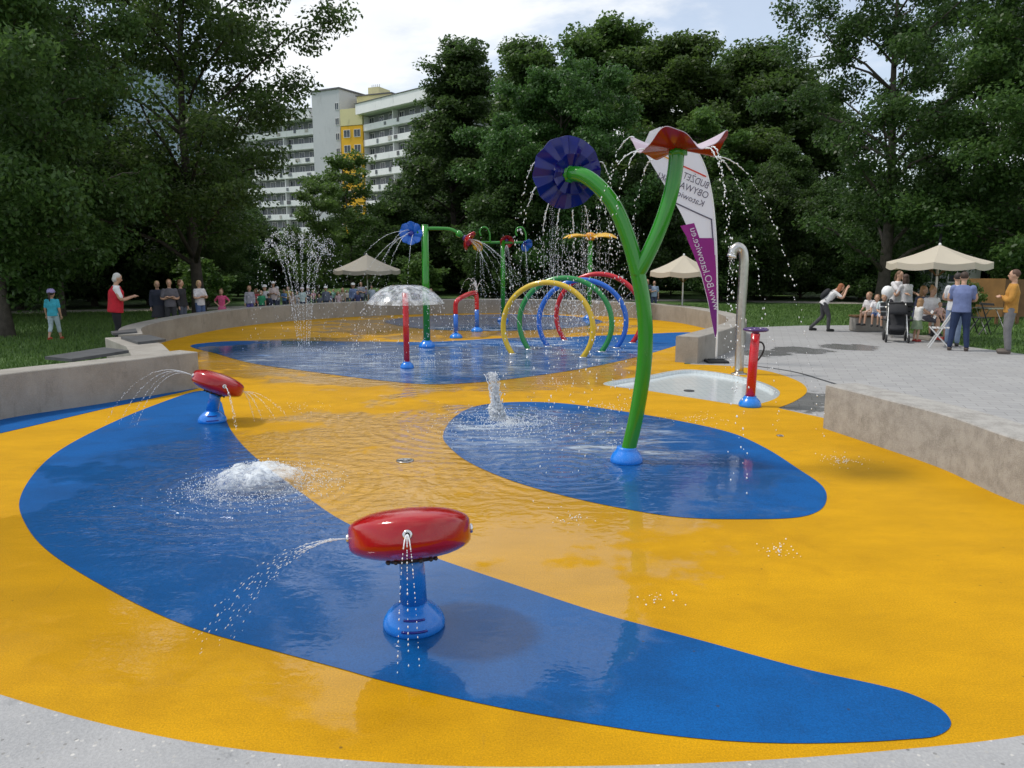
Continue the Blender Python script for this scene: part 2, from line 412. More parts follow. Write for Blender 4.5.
# foot bath: sunken tiled basin
BZ = -.05
m, nt, out = new_mat('basin_tiles'); g = G(nt)
bk = g.n('ShaderNodeTexBrick'); g.put(bk.inputs['Vector'], g.pos()); bk.offset = 0; bk.inputs['Scale'].default_value = 1
bk.inputs['Brick Width'].default_value = .1; bk.inputs['Row Height'].default_value = .1; bk.inputs['Mortar Size'].default_value = .006
bk.inputs['Color1'].default_value = (.62, .68, .69, 1); bk.inputs['Color2'].default_value = (.66, .70, .70, 1); bk.inputs['Mortar'].default_value = (.55, .60, .60, 1)
g.bsdf(out, bk.outputs[0], .2, Coat_Weight=.6, Coat_Roughness=.05, Coat_Normal=g.bump(g.noise(g.pos(), 6, 3), .01))
M['tiles'] = m
root = empty('foot_bath', cen, 0, 'shallow white tiled foot bath sunk into the yellow floor', 'foot bath')
b = MB(); nb = len(basin); inn = [cen+(p-cen)*.93 for p in basin]
b.add([(p.x, p.y, .006) for p in basin_big]+[(p.x, p.y, .006) for p in inn], [[i, (i+1) % nb, nb+(i+1) % nb, nb+i] for i in range(nb)], M['tiles'], False)
M['rimtile'] = m
b.v = []; b.f = []; b.m = []; b.sm = []
b.add([(p.x, p.y, .003) for p in basin]+[(p.x, p.y, .003) for p in inn]+[(p.x, p.y, BZ) for p in inn], [[i, (i+1) % nb, nb+(i+1) % nb, nb+i] for i in range(nb)]+[[nb+i, nb+(i+1) % nb, 2*nb+(i+1) % nb, 2*nb+i] for i in range(nb)], M['tiles'], False)
b.rebase(cen).build('rim', root)
o = sheet('basin_floor', [(p.x-cen.x, p.y-cen.y) for p in inn], [], BZ, M['tiles']); o.parent = root
b = MB(); q = P(689, 391, BZ)-cen
b.lathe([(.085, 0), (.085, .008), (.07, .010), (0, .010)], M['dark_metal'], (q.x, q.y, BZ+.002), seg=20); b.build('drain', root)

# plaza
m, nt, out = new_mat('plaza_pavers'); g = G(nt); pos = g.pos()
bk = g.n('ShaderNodeTexBrick'); rot = g.n('ShaderNodeMapping'); g.put(rot.inputs[0], pos); rot.inputs[2].default_value = (0, 0, R(18)); g.put(bk.inputs['Vector'], rot.outputs[0])
bk.inputs['Scale'].default_value = 1; bk.inputs['Brick Width'].default_value = .4; bk.inputs['Row Height'].default_value = .2; bk.inputs['Mortar Size'].default_value = .006; bk.inputs['Mortar Smooth'].default_value = .3
bk.inputs['Color1'].default_value = (.30, .30, .298, 1); bk.inputs['Color2'].default_value = (.355, .353, .347, 1); bk.inputs['Mortar'].default_value = (.17, .165, .155, 1)
nz = g.noise(pos, .7, 7, .65)
c = g.mix(g.ramp(nz, .35, .7, 0, .5), bk.outputs[0], (.30, .295, .285))
wl = [(P(800, 350), .8), (P(850, 347), .8), (P(765, 353), .7), (P(800, 400), 1.0)]
wf = g.ramp(g.math('ADD', field(g, pos, wl), g.math('MULTIPLY', g.math('SUBTRACT', g.noise(g.scalev(pos, (1, .8, 1)), 2.2, 7, .68), .5), 2.6)), .40, .75)
sc = g.n('ShaderNodeVectorMath', operation='SCALE'); g.put(sc.inputs[0], c); g.put(sc.inputs['Scale'], g.ramp(wf, 0, 1, 1, .58))
g.bsdf(out, sc.outputs[0], g.ramp(wf, 0, 1, .75, .22), Normal=g.bump(g.math('ADD', bk.outputs['Fac'], g.math('MULTIPLY', g.noise(pos, 80, 2), -.3)), .004, -.6 if False else .5))
M['pavers'] = m
plz = [P(684, 367), P(730, 369), P(765, 374), P(792, 384), P(797, 391), P(786, 402), P(772, 408), P(815, 421)]+offset(right_in, .12)[2:]+[V2(5.5, 3.2), V2(14, 3), V2(17, 9), P(1120, 366), P(1024, 354), P(964, 346), P(920, 335), P(866, 325), P(800, 325.5), P(745, 327.5), V2(6.1, 20.8), V2(5.75, 19), V2(4.9, 17.2), V2(4.1, 16)]
tag(sheet('plaza_pavement', [(p.x, p.y) for p in plz], [], -.004, M['pavers']), kind='structure')
# slot drain that curves over the plaza
db = MB(); dp = catmull([P(742, 364.5), P(767, 367.5), P(795, 372), P(826, 381), P(870, 394), P(930, 408)], 6)
l, r_ = offset(dp, .025), offset(dp, -.025)
db.add([(p.x, p.y, .002) for p in l]+[(p.x, p.y, .002) for p in r_], [[i, len(l)+i, len(l)+i+1, i+1] for i in range(len(l)-1)], M['dark_metal'], False)
tag(db.build('slot_drain'), kind='structure')

# lawn
m, nt, out = new_mat('lawn'); g = G(nt); pos = g.pos()
nz = g.noise(pos, .5, 6, .6); n2 = g.noise(pos, 40, 4, .7)
c = g.mix(g.ramp(nz, .3, .7), (.050, .115, .018), (.085, .17, .026)); c = g.mix(g.ramp(n2, .35, .7, 0, .5), c, (.02, .045, .009))
g.bsdf(out, c, .8, Normal=g.bump(n2, .03))
M['lawn'] = m
gh = offset(left_in, .3)+[V2(-5.6, 12.4), V2(-6.9, 14.1)]+offset(far_in, .3)[2:]+[P(770, 376), P(770, 410)]+offset(right_in, .3)+[p+V2(0, -.3) for p in ter_in]
tag(sheet('ground', [(-1500, -1500), (1500, -1500), (1500, 1500), (-1500, 1500)], [[(p.x, p.y) for p in basin_big]], -.012, M['lawn']), kind='structure')
# pale park path beyond the lawn
m_path = concrete('path_gravel', (.34, .32, .28), (.26, .24, .20))
pc = catmull([V2(-34, 27), V2(-22, 28.5), V2(-14, 31), V2(-4, 36), V2(6, 38), V2(18, 35), V2(34, 33)], 8); a_, b_ = offset(pc, .9), offset(pc, -.9)
pm = MB(); pm.add([(p.x, p.y, -.007) for p in a_]+[(p.x, p.y, -.007) for p in b_], [[i, len(a_)+i, len(a_)+i+1, i+1] for i in range(len(a_)-1)], m_path, False)
tag(pm.build('park_path'), kind='structure')

# grass blades on the lawns in view
m, nt, out = new_mat('grass_blades'); g = G(nt)
rn = g.n('ShaderNodeNewGeometry').outputs['Random Per Island']
g.bsdf(out, g.mix(rn, (.045, .11, .014), (.115, .21, .03)), .6); M['blades'] = m
def in_poly(x, y, lp):
    c = np.zeros(len(x), bool); j = len(lp)-1
    for i in range(len(lp)):
        xi, yi, xj, yj = lp[i][0], lp[i][1], lp[j][0], lp[j][1]
        if yi != yj: c ^= ((yi > y) != (yj > y)) & (x < (xj-xi)*(y-yi)/(yj-yi)+xi)
        j = i
    return c
def grass(x0, x1, y0, y1, n, seed, h, avoid):
    rg = np.random.default_rng(seed)
    x = rg.uniform(x0, x1, n); y = rg.uniform(y0, y1, n)
    k = np.ones(n, bool)
    for a in avoid: k &= ~in_poly(x, y, a)
    x, y = x[k], y[k]; n = len(x)
    a = rg.uniform(0, 2*PI, n); hh = h*rg.uniform(.5, 1.3, n); w = .012
    lx, ly = rg.normal(0, .4, n)*hh, rg.normal(0, .4, n)*hh
    v = np.zeros((n, 3, 3)); v[:, 0] = np.c_[x-np.cos(a)*w, y-np.sin(a)*w, np.full(n, -.014)]; v[:, 1] = np.c_[x+np.cos(a)*w, y+np.sin(a)*w, np.full(n, -.014)]
    v[:, 2] = np.c_[x+lx, y+ly, hh]
    me = bpy.data.meshes.new('grass'); me.vertices.add(3*n); me.vertices.foreach_set('co', v.ravel()); me.loops.add(3*n); me.loops.foreach_set('vertex_index', np.arange(3*n, dtype=np.int32))
    me.polygons.add(n); me.polygons.foreach_set('loop_start', np.arange(0, 3*n, 3, dtype=np.int32)); me.materials.append(M['blades']); me.update(); me.validate()
    o = bpy.data.objects.new('grass', me); COL.objects.link(o); tag(o, kind='stuff')
path_poly = [(p.x, p.y) for p in a_]+[(p.x, p.y) for p in b_[::-1]]
poolp = [(p.x, p.y) for p in offset(left_in, .46)+[V2(-5.6, 12.5), V2(-6.9, 14.1)]+offset(far_in, .46)[2:]]+[(9, 14), (9, 3)]
plzp = [(p.x, p.y) for p in plz]
grass(-22, -5, 8, 30, 120000, 1, .075, [poolp, path_poly])
grass(5, 22, 13, 34, 70000, 2, .07, [poolp, plzp, path_poly])

# boards lying on the left walls
def board(pxs, z, label):
    pts = [P(x, y, z) for x, y in pxs]; c = sum(pts, Vector())/len(pts); bm = MB()
    bm.prism([(p.x-c.x, p.y-c.y) for p in pts][::-1], 0, .045, M['slab']); o = bm.build('seat_board', None, (c.x, c.y, z)); tag(o, label, 'seat board', 'dark boards on the left walls')
board([(45, 359.5), (72, 362), (129, 353), (104, 350)], HL+.001, 'long dark grey board lying on the top of the left wall')
board([(121, 339), (150, 337), (166, 341.5), (138, 344.5)], HL-.068, 'dark grey board on the link wall, nearest the square corner')
board([(111, 333.5), (136, 330.5), (137, 333.5), (113, 335.5)], HL-.068, 'small dark board at the start of the far wall behind the red waistcoat')
# ================================================================== PLAY EQUIPMENT
rnd = random.Random(7)
def spline_tube(mb, pts, r, m, n=8, seg=16):
    if hasattr(r, '__len__'):
        cp = catmull([Vector((*p,)) for p in pts], n); rr = []
        for i in range(len(cp)):
            t = i/n; k = min(int(t), len(r)-2); rr.append(r[k]+(r[k+1]-r[k])*(t-k))
        mb.tube(cp, rr, m, seg)
    else: mb.tube(catmull(pts, n), r, m, seg)
def dome_prof(r, h, neck):
    p = [(r*.97, 0), (r, h*.08), (r*1.0, h*.2), (r*.95, h*.36), (r*.84, h*.56), (r*.68, h*.74)]
    p += [(max(neck, r*.5), h*.88), (neck, h*.97), (neck*.6, h*.97)]
    return p
def base_dome(parent, c, r, h, neck, m=None):
    mb = MB(); mb.lathe(dome_prof(r, h, neck), m or M['blue'], c, seg=32)
    o = mb.build('base', parent)
    for k in range(2):       # recessed grip slots on the side towards the terrace
        pass
    return o

# ---- red spinning pods
def pod(foot, hgt, tilt_dir, tilt, Rr, T, label, base_r, spin=0.0, dx=0.0):
    root = empty('water_pod', foot, 0, label, 'water sprayer', 'red water pods on blue stands')
    base_dome(root, (0, 0, 0), base_r, base_r*.88, base_r*.42)
    sl = MB()
    for k, zz in enumerate((.62, .28)):
        z = base_r*.88*zz; rr = base_r*(.80 if k == 0 else .985)
        d = Vector((-foot.x, -foot.y, 0)).normalized(); s = Vector((-d.y, d.x, 0))
        pts = [d*(rr*math.cos(q))+s*(rr*math.sin(q))+Vector((0, 0, z)) for q in [R(a) for a in range(-24, 25, 6)]]
        sl.tube(pts, .007, M['navy'], 6)
    sl.build('grip_slot', root)
    mb = MB(); mb.tube([(0, 0, base_r*.7), (-.004+dx*.45, 0, hgt*.6), (-.012+dx*.75, 0, hgt-T*.33)], [base_r*.44, base_r*.40, base_r*.38], M['blue'], 20); mb.build('stem', root)
    ax = Vector((tilt_dir[0]*math.sin(tilt), tilt_dir[1]*math.sin(tilt), math.cos(tilt)))
    c = Vector((-.012+dx, 0, hgt)); h = T/2
    hp = [(0, 1), (.25, .99), (.45, .95), (.63, .87), (.78, .76), (.89, .64), (.955, .53), (.988, .42), (1, .28), (1.003, .0)]
    prof = [(Rr*a_, -h*b_) for a_, b_ in hp]+[(Rr*a_, h*b_) for a_, b_ in hp[-2::-1]]
    mb = MB(); mb.lathe(prof, M['red'], c, ax, 48); bd = mb.build('disc', root)
    # collar of dark bolts underneath
    mb = MB(); a = Vector((0, -1, 0)); a = (a-ax*a.dot(ax)).normalized(); b = ax.cross(a)
    mb.lathe([(Rr*.34, -h-.012), (Rr*.36, -h+.004), (Rr*.34, -h+.02)], M['rubber_black'], c, ax, 24)
    for k in range(12):
        q = 2*PI*k/12; mb.ball(c-ax*(h*.99+.006)+(a*math.cos(q)+b*math.sin(q))*Rr*.4, .012, M['dark_metal'], 8, 5)
    mb.build('collar', root)
    noz = []
    for k in range(4):
        q = spin+2*PI*k/4; d = a*math.cos(q)+b*math.sin(q); p = c+d*(Rr*1.0)
        mb = MB(); mb.lathe([(.022, -.01), (.027, .004), (.024, .012), (.014, .014), (.012, .006), (0, .006)], M['chrome'], p, d, 18)
        mb.lathe([(0, .0065), (.009, .007)], M['rubber_black'], p, d, 10); mb.build('nozzle', bd)
        noz.append((foot+p+d*.015, d))
    return noz
d1 = P(412, 634); noz1 = pod(d1+V2(0, .10), .545, (-.25, .97), .34, .335, .285, 'large red water pod tilted on a blue stand in the foreground', .174, .12)
d2 = P(210, 423); noz2 = pod(d2+V2(0, .08), .49, (.80, .60), .42, .315, .26, 'smaller red water pod tilted steeply near the left wall corner', .175, .55, .115)

# ---- twin flower sprayer
B = P(627, 463)+V2(0, .05); D0 = B.y
root = empty('flower_sprayer', B, 0, 'tall green forked flower stem with one dark blue and one red flower', 'water sprayer')
base_dome(root, (0, 0, 0), .165, .16, .10)
L = lambda px, py, dd=0: PD(px, py, D0+dd)-B
mb = MB(); stem = [Vector((.01, 0, .08)), L(637, 412), L(644.5, 360), L(644.5, 315), L(637, 270), L(627, 235, .02), L(613, 204, .05), L(596, 184, .10), L(582, 175, .16), L(571, 173.5, .24)]
spline_tube(mb, stem, .075, M['green'], 8, 20); mb.build('stem', root)
mb = MB(); br = [L(636.5, 276), L(646, 258, -.02), L(658, 232, -.03), L(669, 200, -.02), L(675.5, 168, 0), L(677, 143, 0)]
spline_tube(mb, br, .073, M['green'], 8, 20); mb.build('branch', root)
# blue pleated flower seen from behind
def pleated(name, parent, c, axis, Rr, m, nf, cup, amp, thick=.006, nr=14, nq=144, up=None):
    ax = Vector(axis).normalized(); a = (Vector(up)-ax*Vector(up).dot(ax)).normalized() if up else ax.orthogonal().normalized(); b = ax.cross(a)
    vs = []; fs = []
    for side in (0, 1):
        for i in range(nr+1):
            r = Rr*(.06+.94*i/nr); t = r/Rr
            for k in range(nq):
                q = 2*PI*k/nq
                tri = abs(((q*nf/(2*PI)) % 1)*2-1)*2-1
                big = math.sin(2.5*q+.6)+.6*math.sin(4*q+2)
                z = cup*t*t + amp*t*tri + amp*.8*t*t*big - thick*side
                rr = r*(1+.008*tri*t)
                vs.append(Vector(c)+ax*z+(a*math.cos(q)+b*math.sin(q))*rr)
    n1 = (nr+1)*nq
    for i in range(nr):
        for k in range(nq):
            k2 = (k+1) % nq
            fs.append([i*nq+k, i*nq+k2, (i+1)*nq+k2, (i+1)*nq+k]); fs.append([n1+i*nq+k2, n1+i*nq+k, n1+(i+1)*nq+k, n1+(i+1)*nq+k2])
    for k in range(nq):
        k2 = (k+1) % nq; o = nr*nq
        fs.append([o+k, o+k2, n1+o+k2, n1+o+k]); fs.append([k2, k, n1+k, n1+k2])
    mb = MB(); mb.add(vs, fs, m, False); ob = mb.build(name, parent)
    return ob
m, nt, out = new_mat('navy_translucent'); g = G(nt)
pb = g.n('ShaderNodeBsdfPrincipled'); pb.inputs['Base Color'].default_value = (.004, .010, .17, 1); pb.inputs['Roughness'].default_value = .14
tr = g.n('ShaderNodeBsdfTranslucent'); tr.inputs[0].default_value = (.012, .03, .50, 1); mx = g.n('ShaderNodeMixShader'); mx.inputs[0].default_value = .2
nt.links.new(pb.outputs[0], mx.inputs[1]); nt.links.new(tr.outputs[0], mx.inputs[2]); nt.links.new(mx.outputs[0], out.inputs[0]); M['navy_t'] = m
bc = L(569, 173.5, .27)
fl = pleated('blue_flower', root, bc, (-.28, .93, .18), .355, M['navy_t'], 11, .06, .024, up=(0, 0, 1))
# inner ruffle petals on the stem side
pleated('ruffle', fl, bc+Vector((.02, -.03, 0)), (-.28, .93, .30), .20, M['navy_t'], 9, -.05, .02, up=(.3, 0, 1), nr=5)
mb = MB(); mb.lathe([(0, -.06), (.075, -.06), (.09, -.03), (.09, .03), (.06, .05), (0, .05)], M['green'], bc, (-.4, .9, .15), 20); mb.build('hub', root)
# red wavy flower
m, nt, out = new_mat('red_translucent'); g = G(nt)
pb = g.n('ShaderNodeBsdfPrincipled'); pb.inputs['Base Color'].default_value = (.34, .010, .006, 1); pb.inputs['Roughness'].default_value = .18
tr = g.n('ShaderNodeBsdfTranslucent'); tr.inputs[0].default_value = (.80, .03, .012, 1); mx = g.n('ShaderNodeMixShader'); mx.inputs[0].default_value = .32
nt.links.new(pb.outputs[0], mx.inputs[1]); nt.links.new(tr.outputs[0], mx.inputs[2]); nt.links.new(mx.outputs[0], out.inputs[0]); M['red_t'] = m
M['petal_top'] = simple('pale_petal_top', (.46, .37, .43), .3, .08, 5)
rc = L(678, 150, 0); Rr = .43; nr, nq = 16, 120; vs = []; fs_t = []; fs_b = []; fs_e = []
for side in (0, 1):
    for i in range(nr+1):
        t = .04+.96*i/nr
        for k in range(nq):
            q = 2*PI*k/nq
            wv = math.cos(4*(q-R(-112))); z = .092*t**1.6*wv + .05*t*t + .012*t*math.cos(12*q) + (.007 if side == 0 else 0)
            vs.append(rc+Vector((Rr*t*math.cos(q)*(1+.06*wv), Rr*t*math.sin(q)*(1+.06*wv), z)))
n1 = (nr+1)*nq
for i in range(nr):
    for k in range(nq):
        k2 = (k+1) % nq
        fs_t.append([i*nq+k, i*nq+k2, (i+1)*nq+k2, (i+1)*nq+k]); fs_b.append([n1+i*nq+k2, n1+i*nq+k, n1+(i+1)*nq+k, n1+(i+1)*nq+k2])
for k in range(nq):
    k2 = (k+1) % nq; o = nr*nq; fs_e.append([o+k, n1+o+k, n1+o+k2, o+k2])
mb = MB(); mb.add(vs, fs_t, M['petal_top']); mb.add(vs, fs_b, M['red_t']); mb.add(vs, fs_e, M['petal_top']); rf = mb.build('red_flower', root)
mb = MB(); mb.lathe([(.0, -.05), (.09, -.05), (.085, .01), (0, .02)], M['green'], rc, seg=20)
mb.build('hub', root)
RIMZ = lambda q: .092*math.cos(4*(q-R(-112)))+.05

# ---- hoops
def hoop(fl_, fr_, m, label):
    a = P(*fl_); b = P(*fr_); c = (a+b)/2; hs = (b-a).length/2; u = (b-a).normalized()
    rx = hs/.785; ry = rx*.95; zc = .62*ry
    th0 = -math.asin(.62); pts = []
    for i in range(61):
        t = th0+(PI-2*th0)*i/60
        pts.append(u*(rx*math.cos(t))+Vector((0, 0, zc+ry*math.sin(t))))
    pts[0].z = -.004; pts[-1].z = -.004
    root = empty('water_hoop', c, 0, label, 'water hoop', 'row of four tunnel hoops')
    mb = MB(); mb.tube(pts, .058, m, 14); mb.build('ring_pipe', root)
    for p in (pts[0], pts[-1]):
        mb = MB(); mb.lathe([(.10, 0), (.10, .012), (.07, .02), (.06, .02)], M['chrome'], (p.x, p.y, .004), seg=20); mb.build('floor_flange', root)
    for i in range(14, 47, 4):
        t = th0+(PI-2*th0)*i/60; d = Vector((0, 0, 0))-u*math.cos(t)-Vector((0, 0, math.sin(t)))
        mb = MB(); mb.lathe([(.012, 0), (.012, .012), (.006, .014), (0, .01)], M['chrome'], pts[i]+d*.055, d, 8); mb.build('nozzle', root)
    return c, u, rx, ry, zc
HO = [hoop((512.5, 354), (582.5, 357.5), M['hoop_yellow'], 'yellow water hoop, nearest of the four tunnel hoops'), hoop((529, 349.5), (601, 352), M['hoop_green'], 'green water hoop standing just behind the yellow hoop'),
      hoop((548, 346.5), (616, 348), M['hoop_blue'], 'blue water hoop between the green hoop and the red hoop'), hoop((565, 340.5), (632, 343), M['pole_red'], 'red water hoop, farthest of the four tunnel hoops')]

# ---- red post with the water bell
b0 = P(407, 368)
root = empty('bell_post', b0, 0, 'slim red post on a blue foot throwing a bell of water', 'water sprayer')
base_dome(root, (0, 0, 0), .13, .13, .065)
mb = MB(); mb.tube([(0, 0, .1), (0, 0, 1.42)], .056, M['pole_red'], 18); mb.build('post', root)
mb = MB(); mb.lathe([(.058, 1.42), (.06, 1.45), (.03, 1.47), (.03, 1.50), (.05, 1.51), (0, 1.52)], M['chrome'], seg=18); mb.build('nozzle', root)
BELL = b0+Vector((0, 0, 1.50))

# ---- green post with arm
def petals(name, parent, c, axis, Rr, m, n, depth, hubm=None, point=.5):
    """open small flower made of n separate petals round a cup"""
    ax = Vector(axis).normalized(); a = ax.orthogonal().normalized(); b = ax.cross(a); mb = MB(); c = Vector(c)
    for k in range(n):
        q = 2*PI*k/n; d = a*math.cos(q)+b*math.sin(q); s = ax.cross(d); w = Rr*math.sin(PI/n)*1.05
        row = [(.15, .3, -.0), (.4, .75, .25), (.7, 1.0, .6), (.9, .7, .85), (1.0, .12, 1.0)]
        vs = []
        for (r, ww, z) in row:
            for e in (-1, 0, 1): vs.append(c+d*Rr*r+s*e*w*ww+ax*(depth*z+(abs(e)*.012)))
        off = ax*.008; N = len(vs); vs += [v-off for v in vs]; fs = []
        for i in range(len(row)-1):
            for e in range(2):
                q4 = [i*3+e, i*3+e+1, (i+1)*3+e+1, (i+1)*3+e]; fs.append(q4); fs.append([N+j for j in q4[::-1]])
        bd = [0, 1, 2, 5, 8, 11, 14, 13, 12, 9, 6, 3]
        for i in range(len(bd)): x, y = bd[i], bd[(i+1) % len(bd)]; fs.append([y, x, N+x, N+y])
        mb.add(vs, fs, m)
    o = mb.build(name, parent)
    mb = MB(); mb.lathe([(0, -.05), (Rr*.22, -.05), (Rr*.3, 0), (Rr*.18, depth*.5), (0, depth*.5)], hubm or m, c, ax, 16); mb.build('flower_centre', o)
    return o
g1 = P(427, 347)
root = empty('flower_post', g1, 0, 'tall green post with an angled arm and a blue flower facing left', 'water sprayer')
base_dome(root, (0, 0, 0), .19, .16, .11)
l1 = lambda px, py, dd=0: PD(px, py, g1.y+dd)-g1
top = l1(427, 226).z
mb = MB(); mb.tube([(0, 0, .12), (0, 0, top)], .082, M['green'], 18); mb.lathe([(.082, top), (.075, top+.03), (0, top+.035)], M['green'], seg=18); mb.build('post', root)
mb = MB(); spline_tube(mb, [l1(427, 228.5), l1(440, 228.5), l1(451, 229.5), l1(458, 233), l1(463, 236)], .040, M['green'], 6, 10); mb.lathe([(.07, -.06), (.08, 0), (.07, .06), (.02, .07)], M['green'], l1(459, 234), l1(463, 236)-l1(456, 232), 14); mb.build('arm', root)
mb = MB(); mb.tube([l1(427, 231), l1(417, 232.5)], .040, M['green'], 10); mb.build('arm', root)
fb = petals('blue_flower', root, l1(411, 233.5), (.10, -1, .05), .27, M['hoop_blue'], 8, .10, M['navy'])
mb = MB(); mb.ball(l1(404.5, 234, .1), .085, M['green'], 12, 8); mb.build('hub', root)
petals('red_flower', root, l1(465, 238, .0), (.85, -.15, -.45), .24, M['red'], 6, .14, M['dark_purple'])

# ---- green T post with three flowers
g2 = P(503, 321)
root = empty('flower_tree', g2, 0, 'green T-shaped post with small yellow, red and blue flowers', 'water sprayer')
base_dome(root, (0, 0, 0), .19, .15, .11)
l2 = lambda px, py, dd=0: PD(px, py, g2.y+dd)-g2
mb = MB(); mb.tube([(0, 0, .1), (0, 0, l2(503, 240).z)], .075, M['green'], 16); mb.build('post', root)
mb = MB(); mb.tube([l2(481, 242.5), l2(523, 242.5)], .045, M['green'], 10); mb.build('cross_arm', root)
for x0 in (479.5, 515.5):
    mb = MB(); spline_tube(mb, [l2(x0+10.5, 242), l2(x0+10, 233), l2(x0+6.5, 227.5), l2(x0+2, 228), l2(x0+.3, 232), l2(x0+1.5, 236)], .028, M['green'], 6, 8); mb.build('hook', root)
petals('yellow_flower', root, l2(479.5, 243.5), (-.55, -.6, -.5), .23, M['yellow'], 6, .14, M['orange'])
petals('red_flower', root, l2(506.5, 240), (.1, -.75, -.45), .23, M['red'], 6, .12, M['dark_purple'])
petals('blue_flower', root, l2(524.5, 243.5), (.55, -.6, -.5), .23, M['hoop_blue'], 6, .14, M['navy'])

# ---- green post with the big yellow flower
g3 = P(589, 319)
root = empty('sunflower_post', g3, 0, 'green post carrying a flat yellow flower with long pointed petals', 'water sprayer')
base_dome(root, (0, 0, 0), .19, .15, .11)
l3 = lambda px, py, dd=0: PD(px, py, g3.y+dd)-g3
zt = l3(589, 239).z
mb = MB(); mb.tube([(0, 0, .1), (0, 0, zt)], .085, M['green'], 16); mb.build('post', root)
mb = MB(); mb.lathe([(0, -.12), (.12, -.12), (.17, -.05), (.17, .08), (.10, .13), (0, .14)], M['orange'], (0, 0, zt+.08), seg=20); hb = mb.build('hub', root)
for k, (q, ln, wd) in enumerate(((-4, .92, .17), (22, .8, .16), (150, .80, .10), (180, .92, .11), (205, .85, .10), (80, .7, .14), (-75, .62, .13))):
    d = Vector((math.cos(R(q)), math.sin(R(q)), 0)); s = Vector((-d.y, d.x, 0)); mb = MB(); vs = []
    row = [(.12, .35, 0), (.3, .8, .01), (.55, 1, .02), (.8, .75, .0), (.93, .4, -.04), (1, .05, -.06)]
    for (r, ww, z) in row:
        for e, ez in ((-1, .05), (0, -.02), (1, .05)): vs.append(d*ln*r+s*e*wd*ww+Vector((0, 0, zt+.08+z+ez*ww+e*wd*ww*(.4 if d.x > 0 else -.3))))
    N = len(vs); vs += [v-Vector((0, 0, .015)) for v in vs]; fs = []
    for i in range(5):
        for e in range(2): q4 = [i*3+e, (i+1)*3+e, (i+1)*3+e+1, i*3+e+1]; fs += [q4, [N+j for j in q4[::-1]]]
    bd = [0, 1, 2, 5, 8, 11, 14, 17, 16, 15, 12, 9, 6, 3]
    for i in range(len(bd)): x, y = bd[i], bd[(i+1) % len(bd)]; fs.append([x, y, N+y, N+x])
    mb.add(vs, fs, M['yellow']); mb.build('petal', root)

# ---- small red and blue arch
fa, fb_ = P(456, 338), P(477, 331.5)
root = empty('spray_arch', (fa+fb_)/2, 0, 'low arch of bent pipe, blue below and red above', 'water sprayer')
c = (fa+fb_)/2; A_, B_ = fa-c, fb_-c
for q in (A_, B_):
    mb = MB(); mb.lathe(dome_prof(.17, .13, .07), M['blue'], (q.x, q.y, 0), seg=20); mb.build('base', root)
    mb = MB(); mb.tube([(q.x, q.y, .08), (q.x, q.y, .62)], .062, M['hoop_blue'], 14); mb.build('lower_pipe', root)
mb = MB(); spline_tube(mb, [A_+Vector((0, 0, .62)), A_+Vector((0, 0, .85)), A_+Vector((.02, .0, .93)), A_*.7+B_*.3+Vector((0, 0, 1.03)), A_*.25+B_*.75+Vector((0, 0, 1.10)), B_+Vector((-.02, 0, 1.06)), B_+Vector((0, 0, .92)), B_+Vector((0, 0, .62))], .060, M['pole_red'], 5, 14); mb.build('upper_pipe', root)
mb = MB(); mb.lathe([(.03, 0), (.03, .06), (.05, .08), (.02, .1), (0, .1)], M['chrome'], B_+Vector((0, 0, 1.09)), seg=12); mb.build('nozzle', root)

# ---- steel shower
s0 = P(739, 374)
root = empty('outdoor_shower', s0, 0, 'shiny steel shower pipe with a hooked top beside the foot bath', 'shower')
l4 = lambda px, py, dd=0: PD(px, py, s0.y+dd)-s0
mb = MB(); spline_tube(mb, [Vector((0, 0, 0)), l4(740.5, 320), l4(743.5, 275), l4(743.8, 256), l4(742, 249.3), l4(738, 247), l4(734, 249.5), l4(732, 255.5)], .080, M['steel'], 8, 18); mb.build('pipe', root)
mb = MB(); mb.lathe([(.14, 0), (.14, .012), (.10, .022), (.08, .022)], M['steel'], seg=24); mb.build('floor_flange', root)
e_ = l4(732, 256); mb = MB(); mb.lathe([(.084, -.02), (.088, .02), (.06, .025), (0, .02)], M['chrome'], e_, l4(732, 256)-l4(734, 249.5), 18); mb.build('shower_head', root)

# ---- red hand pump
p0 = P(751, 407)+V2(0, .06)
root = empty('water_pump', p0, 0, 'red water pump post with a purple hand wheel on a blue foot', 'water pump')
base_dome(root, (0, 0, 0), .155, .15, .085)
mb = MB(); mb.tube([(0, 0, .12), (.015, 0, .6), (.03, 0, 1.02)], [.068, .062, .06], M['pole_red'], 18); mb.build('post', root)
mb = MB(); wv = []
for i in range(33): q = 2*PI*i/32; wv.append((.03+.15*math.cos(q), .15*math.sin(q), 1.075))
mb.tube(wv, .022, M['dark_purple'], 8, False); mb.lathe([(.05, 1.02), (.05, 1.08), (.03, 1.1), (0, 1.1)], M['dark_purple'], (.03, 0, 0), seg=16)
for k in range(3): q = 2*PI*k/3+.4; mb.tube([(.03, 0, 1.075), (.03+.15*math.cos(q), .15*math.sin(q), 1.075)], .016, M['dark_purple'], 6)
mb.build('hand_wheel', root)
mb = MB(); spline_tube(mb, [(.03, -.02, .9), (.11, -.02, .9), (.15, -.02, .84), (.13, -.02, .74), (.05, -.02, .62)], .012, M['rubber_black'], 6, 8); mb.build('hose', root)

